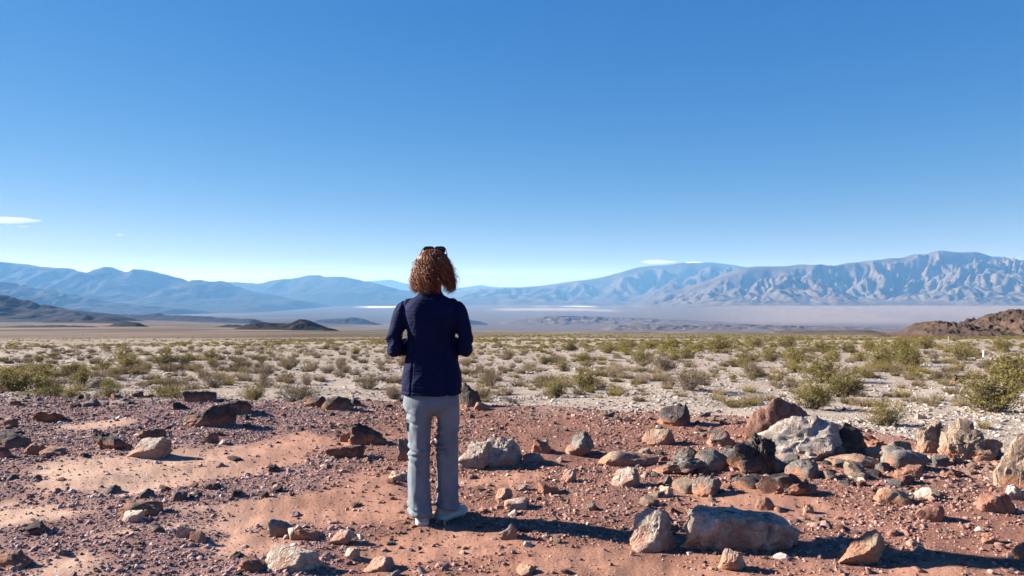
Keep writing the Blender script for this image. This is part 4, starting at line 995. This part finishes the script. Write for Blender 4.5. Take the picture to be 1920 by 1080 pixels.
def union(name, pieces, voxel, smooth=6):
    """closed pieces fused into one continuous skin"""
    V, Q, off = [], [], 0
    for v, fl in pieces:
        V.append(v); Q += [a + off for a in fl]; off += len(v)
    me = mesh_np(name, np.concatenate(V), Q)
    bm = bmesh.new(); bm.from_mesh(me); bmesh.ops.recalc_face_normals(bm, faces=bm.faces); bm.to_mesh(me); bm.free()
    o = bpy.data.objects.new(name + '_tmp', me); C.objects.link(o)
    md = o.modifiers.new('r', 'REMESH'); md.mode = 'VOXEL'; md.voxel_size = voxel; md.use_smooth_shade = True
    sm = o.modifiers.new('s', 'SMOOTH'); sm.factor = .5; sm.iterations = smooth
    dg = bpy.context.evaluated_depsgraph_get(); ev = o.evaluated_get(dg)
    res = bpy.data.meshes.new_from_object(ev); res.name = name
    bpy.data.objects.remove(o); bpy.data.meshes.remove(me)
    return res
def verts_of(me):
    v = np.empty(len(me.vertices) * 3, np.float32); me.vertices.foreach_get('co', v)
    nn = np.empty(len(me.vertices) * 3, np.float32); me.vertices.foreach_get('normal', nn)
    return v.reshape(-1, 3).astype(float), nn.reshape(-1, 3).astype(float)
def push(me, disp):
    v, nn = verts_of(me); me.vertices.foreach_set('co', (v + nn * disp[:, None]).astype(np.float32).ravel()); me.update()
    me.polygons.foreach_set('use_smooth', np.ones(len(me.polygons), bool))

def cloth_mat(name, col, rough, sheen, wave=None, weave=900., bump=.25):
    m, n, l, b = mat_new(name, rough, .08)
    tc = n.new('ShaderNodeTexCoord')
    n1 = N(n, 'ShaderNodeTexNoise', Scale=9., Detail=5.); l.new(tc.outputs['Object'], n1.inputs['Vector'])
    c = mixc(n, l, 1., tuple(col), maprange(n, l, n1.outputs[0], .3, .7, .8, 1.2), 'MULTIPLY'); l.new(c, b.inputs['Base Color'])
    b.inputs['Sheen Weight'].default_value = sheen; b.inputs['Sheen Roughness'].default_value = .4
    n2 = N(n, 'ShaderNodeTexNoise', Scale=weave, Detail=2.); l.new(tc.outputs['Object'], n2.inputs['Vector'])
    h = mathn(n, l, 'MULTIPLY', n2.outputs[0], .08)
    if wave:
        wv = N(n, 'ShaderNodeTexWave', Scale=wave, Distortion=1.2, Detail=2.); wv.bands_direction = 'Z'; wv.inputs['Detail Scale'].default_value = 2.
        l.new(tc.outputs['Object'], wv.inputs['Vector']); h = mathn(n, l, 'ADD', h, wv.outputs[1])
    bp = N(n, 'ShaderNodeBump', Strength=bump, Distance=.004); l.new(h, bp.inputs['Height']); l.new(bp.outputs[0], b.inputs['Normal'])
    return m
M_JACKET = cloth_mat('navy_quilting', (.0042, .0080, .037), .8, .0, wave=26., bump=.16)
M_PANTS = cloth_mat('grey_trouser', (.138, .162, .195), .85, .0, bump=.15)
M_SHOE = cloth_mat('shoe_mesh', (.27, .275, .28), .8, .0)
M_SOLE, _, _, _b = mat_new('shoe_sole', .6); _b.inputs['Base Color'].default_value = (.42, .41, .39, 1)
M_SKIN, _, _, _b = mat_new('skin', .5, .4); _b.inputs['Base Color'].default_value = (.48, .27, .19, 1); _b.inputs['Subsurface Weight'].default_value = .1; _b.inputs['Subsurface Scale'].default_value = .01
M_LENS, _, _, _b = mat_new('dark_plastic', .25, .5); _b.inputs['Base Color'].default_value = (.018, .012, .012, 1)

person = empty('person', (PX, PY, PZ))
tag(person, 'woman seen from behind with curly auburn hair, navy jacket and grey trousers', 'person')

# --- legs, feet and their axis (left leg nearer the camera, right foot turned out)
LL = [(-.060, -.02, .70), (-.068, -.02, .58), (-.068, -.030, .44), (-.068, -.045, .26), (-.058, -.055, .055)]
RL = [(.098, .0, .70), (.106, .005, .58), (.100, .01, .44), (.098, .03, .26), (.096, .045, .075)]
def trousers():
    pel = smooth_rings([(.012, 0, .640, .10, .075, .95), (.008, -.005, .668, .150, .105, .9), (.004, -.012, .70, .172, .122, .88), (.004, -.012, .75, .170, .120, .88), (.004, -.005, .82, .150, .105, .9), (.004, 0, .90, .130, .09, .9)])
    def leg(ax, w, dpt):
        return smooth_rings([(x, y, z, a, b, .95) for (x, y, z), a, b in zip(ax, w, dpt)], 8)[::-1]
    l = leg(LL, (.082, .071, .063, .063, .068), (.11, .096, .080, .082, .098))
    r = leg(RL, (.078, .064, .063, .062, .066), (.11, .094, .080, .082, .096))
    me = union('trousers', [loft(pel), loft(l), loft(r)], .0055, 5)
    v, nn = verts_of(me); x, y, z = v.T
    s = np.where(x < .018, 1., 2.)
    # long soft drapes, then single creases: pulls below the seat, slack behind the knees, a break above each shoe
    drape = fbm(np.stack([x * 9 + s * 9, y * 9, z * 2.4], -1), 3)
    disp = .012 * drape * sstep(.76, .60, z)
    ax = np.where(s < 1.5, np.interp(z, [p[2] for p in LL[::-1]], [p[0] for p in LL[::-1]]), np.interp(z, [p[2] for p in RL[::-1]], [p[0] for p in RL[::-1]]))
    u = (x - ax) / .075; wob = .010 * fbm(np.stack([x * 14, y * 14, z * 14], -1), 2)
    def crease(leg, u0, z0, u1, z1, amp, wd=.011):
        t = np.clip((u - u0) / (u1 - u0), 0, 1); zc = z0 + (z1 - z0) * t
        inside = sstep(-.35, .15, (u - min(u0, u1))) * sstep(-.35, .15, (max(u0, u1) - u))
        g = z - zc + wob
        return amp * (np.exp(-(g / wd) ** 2) - .7 * np.exp(-((g + 1.9 * wd) / wd) ** 2)) * inside * (s == leg)
    for leg, u0, z0, u1, z1, amp, wd in ((1, -1, .690, .1, .655, .007, .012), (1, -1, .640, -.1, .622, .008, .010), (1, -1, .470, .4, .430, .009, .010), (1, -1, .415, .6, .432, .008, .010), (1, -.9, .395, 0, .365, .007, .011),
                                         (1, -1, .130, .6, .075, .010, .012), (1, -1, .085, .9, .052, .008, .010), (1, .9, .30, .2, .20, .006, .016),
                                         (2, -1, .545, -.1, .565, .008, .011), (2, -1, .505, .3, .487, .010, .009), (2, -1, .462, .4, .470, .010, .009), (2, -1, .435, .2, .425, .007, .010), (2, .9, .55, .1, .50, .007, .012),
                                         (2, -1, .20, -.2, .13, .008, .014), (2, -1, .095, .8, .080, .009, .011), (2, .9, .20, .3, .13, .006, .014)):
        disp = disp + crease(leg, u0, z0, u1, z1, amp, wd)
    knee = np.exp(-((z - .44) / .06) ** 2)
    disp = disp + .006 * knee * (ridged(np.stack([x * 8 + s * 5, y * 8, z * 14 + x * 6], -1), 2) - .8)
    push(me, disp + .003 * sstep(.12, .04, z))
    tag(obj('trousers', me, M_PANTS, person), 'loose grey trousers creased behind the knees')
    # cargo pocket flap on the outer left thigh and seams
    for x0, y0, z0, ry in ((-.146, -.02, .585, -.05),):
        bm = bmesh.new(); bmesh.ops.create_cube(bm, size=1); bmesh.ops.scale(bm, vec=(.010, .11, .055), verts=bm.verts); bmesh.ops.bevel(bm, geom=bm.edges[:], offset=.003, segments=2, affect='EDGES')
        me2 = bpy.data.meshes.new('pocket_flap'); bm.to_mesh(me2); bm.free()
        obj('pocket_flap', me2, M_PANTS, person, (x0 + .010, y0, z0), (0, ry, 0))
trousers()

def jacket():
    tor = smooth_rings([(.006, 0, .778, .186, .140, .86), (.006, 0, .81, .185, .139, .86), (.006, 0, .88, .176, .130, .86), (.005, .002, .98, .163, .120, .86), (.004, .005, 1.06, .150, .113, .88),
                        (.003, .005, 1.14, .146, .116, .86), (.001, .000, 1.24, .168, .124, .82), (-.001, -.004, 1.305, .165, .116, .85), (-.001, -.004, 1.352, .128, .098, .9), (0, .0, 1.385, .080, .078, 1.), (.0, .004, 1.425, .066, .070, 1.), (.0, .008, 1.452, .066, .070, 1.)])
    arms = []
    for s in (-1, 1):
        cx = -.004
        arms.append(limb([(cx + s * .120, -.004, 1.312), (cx + s * .168, -.008, 1.286), (cx + s * .198, -.015, 1.20), (cx + s * .220, -.028, 1.105), (cx + s * .215, -.012, 1.058), (cx + s * .165, .075, 1.062), (cx + s * .105, .165, 1.085), (cx + s * .072, .205, 1.10)],
                         [.052, .054, .050, .046, .049, .047, .042, .038], 28))
    me = union('jacket', [loft(tor, 56), *arms], .0052, 4)
    v, nn = verts_of(me); x, y, z = v.T
    body = (np.abs(x) < .19) & (y < .1)
    xs = np.interp(z, [.76, .9, 1.0, 1.08, 1.2, 1.31, 1.36], [.110, .105, .098, .090, .128, .160, .165])
    seam = np.exp(-((np.abs(x) - xs) / .0055) ** 2) * (y < .03) * (z < 1.36)
    mid = np.exp(-((z - (1.318 - .10 * np.abs(x))) / .006) ** 2) * (np.abs(x) < .16) * .0
    armh = np.exp(-(((np.abs(x) - .168) / .006) ** 2)) * (z > 1.10) * (z < 1.345)
    quilt = np.abs(np.sin(z * math.pi / .021 + .5 * fbm(np.stack([x * 6, y * 6, z * 2], -1), 2)))
    fold = ridged(np.stack([x * 7, y * 7, z * 11 + np.abs(x) * 10], -1), 3) - .9
    elbow = np.exp(-((z - 1.08) / .07) ** 2) * (np.abs(x) > .16)
    waist = np.exp(-((z - 1.05) / .07) ** 2)
    soft = fbm(np.stack([x * 6, y * 6, z * 5], -1), 3)
    push(me, -.0060 * seam - .004 * armh + .0010 * (quilt - .6) + fold * (.003 + .010 * elbow + .005 * waist) + .0055 * soft - .006 * np.exp(-((z - .803) / .005) ** 2) * (np.abs(y) < .2))
    jk = tag(obj('jacket', me, M_JACKET, person), 'navy quilted jacket with princess seams and a stand collar')
    # small reflective pull tab at the nape and a hem band
    bm = bmesh.new(); bmesh.ops.create_cube(bm, size=1); bmesh.ops.scale(bm, vec=(.014, .003, .006), verts=bm.verts)
    me2 = bpy.data.meshes.new('neck_tab'); bm.to_mesh(me2); bm.free(); obj('neck_tab', me2, M_SOLE, jk, (0, -.070, 1.432), (0, -.3, 0))
    for s in (-1, 1):
        cuff = union('cuff', [limb([(-.004 + s * .082, .193, 1.094), (-.004 + s * .062, .218, 1.104)], [.0405, .039], 24)], .004, 2); obj('cuff', cuff, M_JACKET, jk)
jacket()

def shoe(side, x, y, yaw):
    o = empty('shoe', (x, y, -.0), yaw); o.parent = person
    # stations from heel (y = -.12) to toe (y = .14): half width, top height
    st = [(-.122, .018, .050), (-.112, .030, .078), (-.085, .036, .090), (-.04, .035, .096), (.0, .037, .088), (.05, .044, .066), (.09, .046, .052), (.12, .036, .042), (.138, .018, .034)]
    st = smooth_rings(st, 4); seg = 22; V = []
    for yy, w, h in st:
        a = np.linspace(0, math.pi, seg); V.append(np.stack([w * np.cos(a) * (1 - .18 * np.sin(a)), np.full(seg, yy), .022 + (h - .022) * np.sin(a) ** .75], -1))
    V = np.array(V); n = len(st); v = V.reshape(-1, 3); f = grid_faces(n, seg)
    up = mesh_np('upper', v, [f, np.arange(seg)[None, ::-1], ((n - 1) * seg + np.arange(seg))[None]])
    obj('upper', up, M_SHOE, o)
    ring = np.concatenate([np.stack([st[:, 1] + .005, st[:, 0]], -1), np.stack([-st[::-1, 1] - .005, st[::-1, 0]], -1)])
    ring[:, 1] *= 1.03; k = len(ring)
    lv = [np.column_stack([ring * s, np.full(k, z) + .012 * sstep(.09, .14, ring[:, 1]) * (z < .02)]) for z, s in ((-.012, .96), (.006, 1.), (.022, 1.01), (.028, .96))]
    v = np.concatenate(lv); obj('sole', mesh_np('sole', v, [grid_faces(4, k, True), np.arange(k)[None, ::-1], (3 * k + np.arange(k))[None]]), M_SOLE, o)
    for q in range(4):
        lace = limb([(-.022, .015 + q * .017, .080 - q * .006), (0, .018 + q * .017, .092 - q * .007), (.022, .015 + q * .017, .080 - q * .006)], [.003, .003, .003], 8, 4)
        obj('lace', mesh_np('lace', *lace), M_SOLE, o)
shoe('l', -.052, -.012, .12)
shoe('r', .112, .082, -.62)

def body():
    P = []
    # torso, neck, legs under the clothes
    P.append(loft(smooth_rings([(0, 0, .71, .10, .06, .95), (0, 0, .77, .125, .080, .9), (0, 0, .9, .115, .08, .9), (0, 0, 1.05, .120, .085, .9), (0, 0, 1.2, .145, .095, .88), (0, 0, 1.30, .135, .085, .9), (0, .0, 1.35, .07, .065, 1.), (0, .008, 1.40, .052, .055, 1.), (0, .014, 1.46, .050, .054, 1.), (0, .018, 1.5, .05, .06, 1.)])))
    for ax in (LL, RL):
        P.append(limb([(ax[0][0], ax[0][1], .74), *ax[1:4], (ax[4][0], ax[4][1], .06)], [.050, .046, .042, .040, .034]))
        P.append(limb([(ax[4][0], ax[4][1], .06), (ax[4][0] + .02 * (1 if ax is RL else 0), ax[4][1] + .09, .035)], [.033, .026]))
    # head: skull, jaw, nose, brow, lips, ears
    hz = 1.545
    P += [ball((0, .012, hz + .02), (.074, .092, .090)), ball((0, .045, hz - .045), (.055, .058, .062)), ball((0, .088, hz - .090), (.022, .018, .018)),
          limb([(0, .098, hz + .012), (0, .113, hz - .018), (0, .116, hz - .030)], [.008, .011, .013], 12), ball((0, .094, hz - .058), (.024, .013, .008)), ball((0, .092, hz - .068), (.020, .012, .007)),
          ball((-.033, .088, hz + .018), (.022, .010, .008)), ball((.033, .088, hz + .018), (.022, .010, .008))]
    for s in (-1, 1):
        P.append(ball((s * .076, .010, hz - .01), (.009, .020, .031)))
        P.append(limb([(s * .115, 0, 1.29), (s * .190, -.012, 1.19), (s * .212, -.012, 1.075), (s * .13, .12, 1.075), (s * .062, .215, 1.105)], [.034, .034, .032, .030, .024]))
        # palm turned to the belly, fingers folded over the other hand
        zo = .016 * s
        P.append(limb([(s * .060, .218, 1.106), (s * .044, .236, 1.112 + zo), (s * .024, .250, 1.115 + zo)], [.024, .030, .027], 16))
        for q in range(4):
            z0 = 1.142 + zo - .0195 * q; L = (.92, 1.05, 1., .80)[q]
            P.append(limb([(s * .020, .262, z0), (s * (.020 - .030 * L), .270, z0 - .003), (s * (.020 - .050 * L), .258, z0 - .006), (s * (.020 - .056 * L), .242, z0 - .008)], [.0092, .0088, .0080, .0068], 12))
        P.append(limb([(s * .046, .232, 1.132 + zo), (s * .034, .240, 1.158 + zo), (s * .016, .247, 1.170 + zo)], [.0115, .0105, .0085], 12))
    me = union('body', P, .0052, 2)
    obj('body', me, M_SKIN, person)
    me_, _n, _l, b = mat_new('eye', .15, .5); b.inputs['Base Color'].default_value = (.12, .07, .04, 1)
    for s in (-1, 1):
        v, f = ball((0, 0, 0), (.0115, .0095, .0085)); obj('eye', mesh_np('eye', v, f), me_, person, (s * .032, .092, hz + .002))
body()

def hair():
    m, n, l, b = mat_new('auburn_hair', .42, .5)
    g = n.new('ShaderNodeNewGeometry'); r = ramp(n, [(0, (.05, .012, .005)), (.4, (.15, .037, .012)), (.75, (.31, .088, .029)), (1, (.52, .20, .08))])
    l.new(g.outputs['Random Per Island'], r.inputs[0]); l.new(r.outputs[0], b.inputs['Base Color'])
    t = n.new('ShaderNodeBsdfTranslucent'); l.new(r.outputs[0], t.inputs['Color']); mx = n.new('ShaderNodeMixShader'); mx.inputs[0].default_value = .3
    l.new(b.outputs[0], mx.inputs[1]); l.new(t.outputs[0], mx.inputs[2]); l.new(mx.outputs[0], n['Material Output'].inputs['Surface'])
    hx, hy = .012, .010
    zt = 1.662
    zz = np.array([1.662, 1.655, 1.63, 1.59, 1.55, 1.51, 1.47, 1.44, 1.42, 1.40]); rr = np.array([.004, .046, .077, .095, .105, .114, .123, .129, .128, .120])
    prof = lambda z: np.interp(-z, -zz, rr)
    # cap that closes the hair under the locks
    rings = [(hx, hy - .006, z, max(prof(z) - .016, .003), max(prof(z) - .010, .003), 1.) for z in np.linspace(1.652, 1.455, 22)]
    v, fl = loft(rings[::-1], 40); d = v - np.array([hx, hy, 1.54])
    v = v + (d / (np.linalg.norm(d, axis=1)[:, None] + 1e-6)) * (.010 * fbm(v * 28, 3))[:, None]
    front = (v[:, 1] > .075) & (v[:, 2] < 1.60); v[front, 1] = .075 + (v[front, 1] - .075) * .1
    hr = tag(obj('hair', mesh_np('hair', v, fl), m, person), 'chin-length curly auburn hair')
    rng = np.random.default_rng(8)
    def strands(ns, rad, curl, stray, z_lo, z_hi, K=30):
        phi = rng.uniform(-math.pi, math.pi, ns)                      # 0 is the back of the head
        phi = phi * np.where(np.abs(phi) > 2.25, .8, 1)
        ze = rng.uniform(z_lo, z_hi, ns) - .006 * np.sin(phi * 5 + 1) * rng.random(ns); t = np.linspace(0, 1, K)
        z = zt - .004 * rng.random(ns)[:, None] - (zt - ze)[:, None] * (t[None] ** 1.25)
        lay = rng.uniform(.86, 1.03, ns)[:, None] + stray * rng.random(ns)[:, None] ** 3 * sstep(.3, 1., t)[None]
        R = prof(z) * lay
        part = .018 * np.exp(-((z - zt) / .02) ** 2)
        ph = phi[:, None] + .12 * np.sin(t * 5 + rng.uniform(0, 6, ns)[:, None]) * t
        amp = curl * (.25 + 1.1 * sstep(.15, .9, t))[None] * rng.uniform(.3, 1.35, ns)[:, None]
        wl_ = rng.uniform(1.9, 3.3, ns)[:, None]; p0 = np.round(phi * 6)[:, None] * 1.9 + rng.normal(0, .5, (ns, 1))
        R = R + amp * np.cos(t[None] * wl_ * 2 * math.pi + p0); ph = ph + amp / .14 * np.sin(t[None] * wl_ * 2 * math.pi + p0)
        P = np.stack([hx + R * np.sin(ph) + part * 0, hy - R * np.cos(ph) * 1.02, z + .4 * amp * np.sin(t * wl_ * 2 * math.pi + p0 + 1)], -1)
        P[:, 0, 2] = np.minimum(P[:, 0, 2], zt)
        rd = rad * rng.uniform(.7, 1.25, ns)[:, None] * (1 - .75 * sstep(.7, 1., t))[None]
        return tubes(P, rd, 4)
    A = [strands(620, .0032, .0105, .05, 1.395, 1.48), strands(2300, .0013, .0110, .12, 1.39, 1.51), strands(320, .0010, .015, .45, 1.40, 1.58)]
    V, Q, off = [], [], 0
    for a, f in A: V.append(a); Q.append(f + off); off += len(a)
    obj('lock', mesh_np('lock', np.concatenate(V), np.concatenate(Q)), m, hr)['kind'] = 'stuff'
hair()

def sunglasses():
    # pushed up on the crown: lenses stand in front of the hair top, temples run down beside the head
    g = empty('sunglasses', (PX + .016, PY + .055, PZ + 1.664)); g.rotation_euler = (math.radians(32), 0, 0)
    tag(g, 'dark sunglasses pushed up on top of her hair', 'sunglasses')
    for s in (-1, 1):
        a = np.linspace(0, 2 * math.pi, 28, endpoint=False); e = .55
        ox = s * .034 + .030 * np.sign(np.cos(a)) * np.abs(np.cos(a)) ** e; oz = .021 * np.sign(np.sin(a)) * np.abs(np.sin(a)) ** e * (1 - .12 * s * np.cos(a) * 0)
        k = len(a)
        def ringv(sc, y): return np.stack([s * .034 + (ox - s * .034) * sc, np.full(k, y), oz * sc], -1)
        v = np.concatenate([ringv(1.12, -.003), ringv(1.12, .004), ringv(.92, .004), ringv(.92, -.003)]); f = grid_faces(4, k, True)
        f = np.concatenate([f, np.stack([3 * k + np.arange(k), 3 * k + (np.arange(k) + 1) % k, (np.arange(k) + 1) % k, np.arange(k)], -1)])
        obj('rim', mesh_np('rim', v, f), M_LENS, g)
        v = np.concatenate([ringv(.93, -.001), ringv(.93, .002)]); obj('lens', mesh_np('lens', v, [grid_faces(2, k, True), np.arange(k)[None, ::-1], (k + np.arange(k))[None]]), M_LENS, g)
        t = limb([(s * .068, .0, .010), (s * .078, -.04, .006), (s * .086, -.085, -.012), (s * .086, -.115, -.045)], [.0032, .003, .003, .003], 8); obj('temple', mesh_np('temple', *t), M_LENS, g)
    br = limb([(-.008, 0, .006), (0, .002, .010), (.008, 0, .006)], [.003, .003, .003], 8); obj('bridge', mesh_np('bridge', *br), M_LENS, g)
sunglasses()

def haze():
    m = bpy.data.materials.new('haze'); m.use_nodes = True; n = m.node_tree.nodes; l = m.node_tree.links
    for x in list(n): n.remove(x)
    out = n.new('ShaderNodeOutputMaterial'); pv = n.new('ShaderNodeVolumePrincipled')
    pv.inputs['Color'].default_value = (.17, .45, 1.0, 1); pv.inputs['Absorption Color'].default_value = (1, 1, 1, 1)
    pv.inputs['Density'].default_value = 1.85e-5; pv.inputs['Anisotropy'].default_value = .1
    l.new(pv.outputs[0], out.inputs['Volume'])
    x, y0, y1, z0, z1 = 110000., -110000., 110000., -1100., 2300.
    v = [(-x, y0, z0), (x, y0, z0), (x, y1, z0), (-x, y1, z0), (-x, y0, z1), (x, y0, z1), (x, y1, z1), (-x, y1, z1)]
    f = [(3, 2, 1, 0), (4, 5, 6, 7), (0, 1, 5, 4), (1, 2, 6, 5), (2, 3, 7, 6), (3, 0, 4, 7)]
    me = bpy.data.meshes.new('haze'); me.from_pydata(v, [], f)
    o = obj('haze', me, m); tag(o, 'thin blue desert haze filling the whole valley air', 'haze', kind='stuff')
haze()
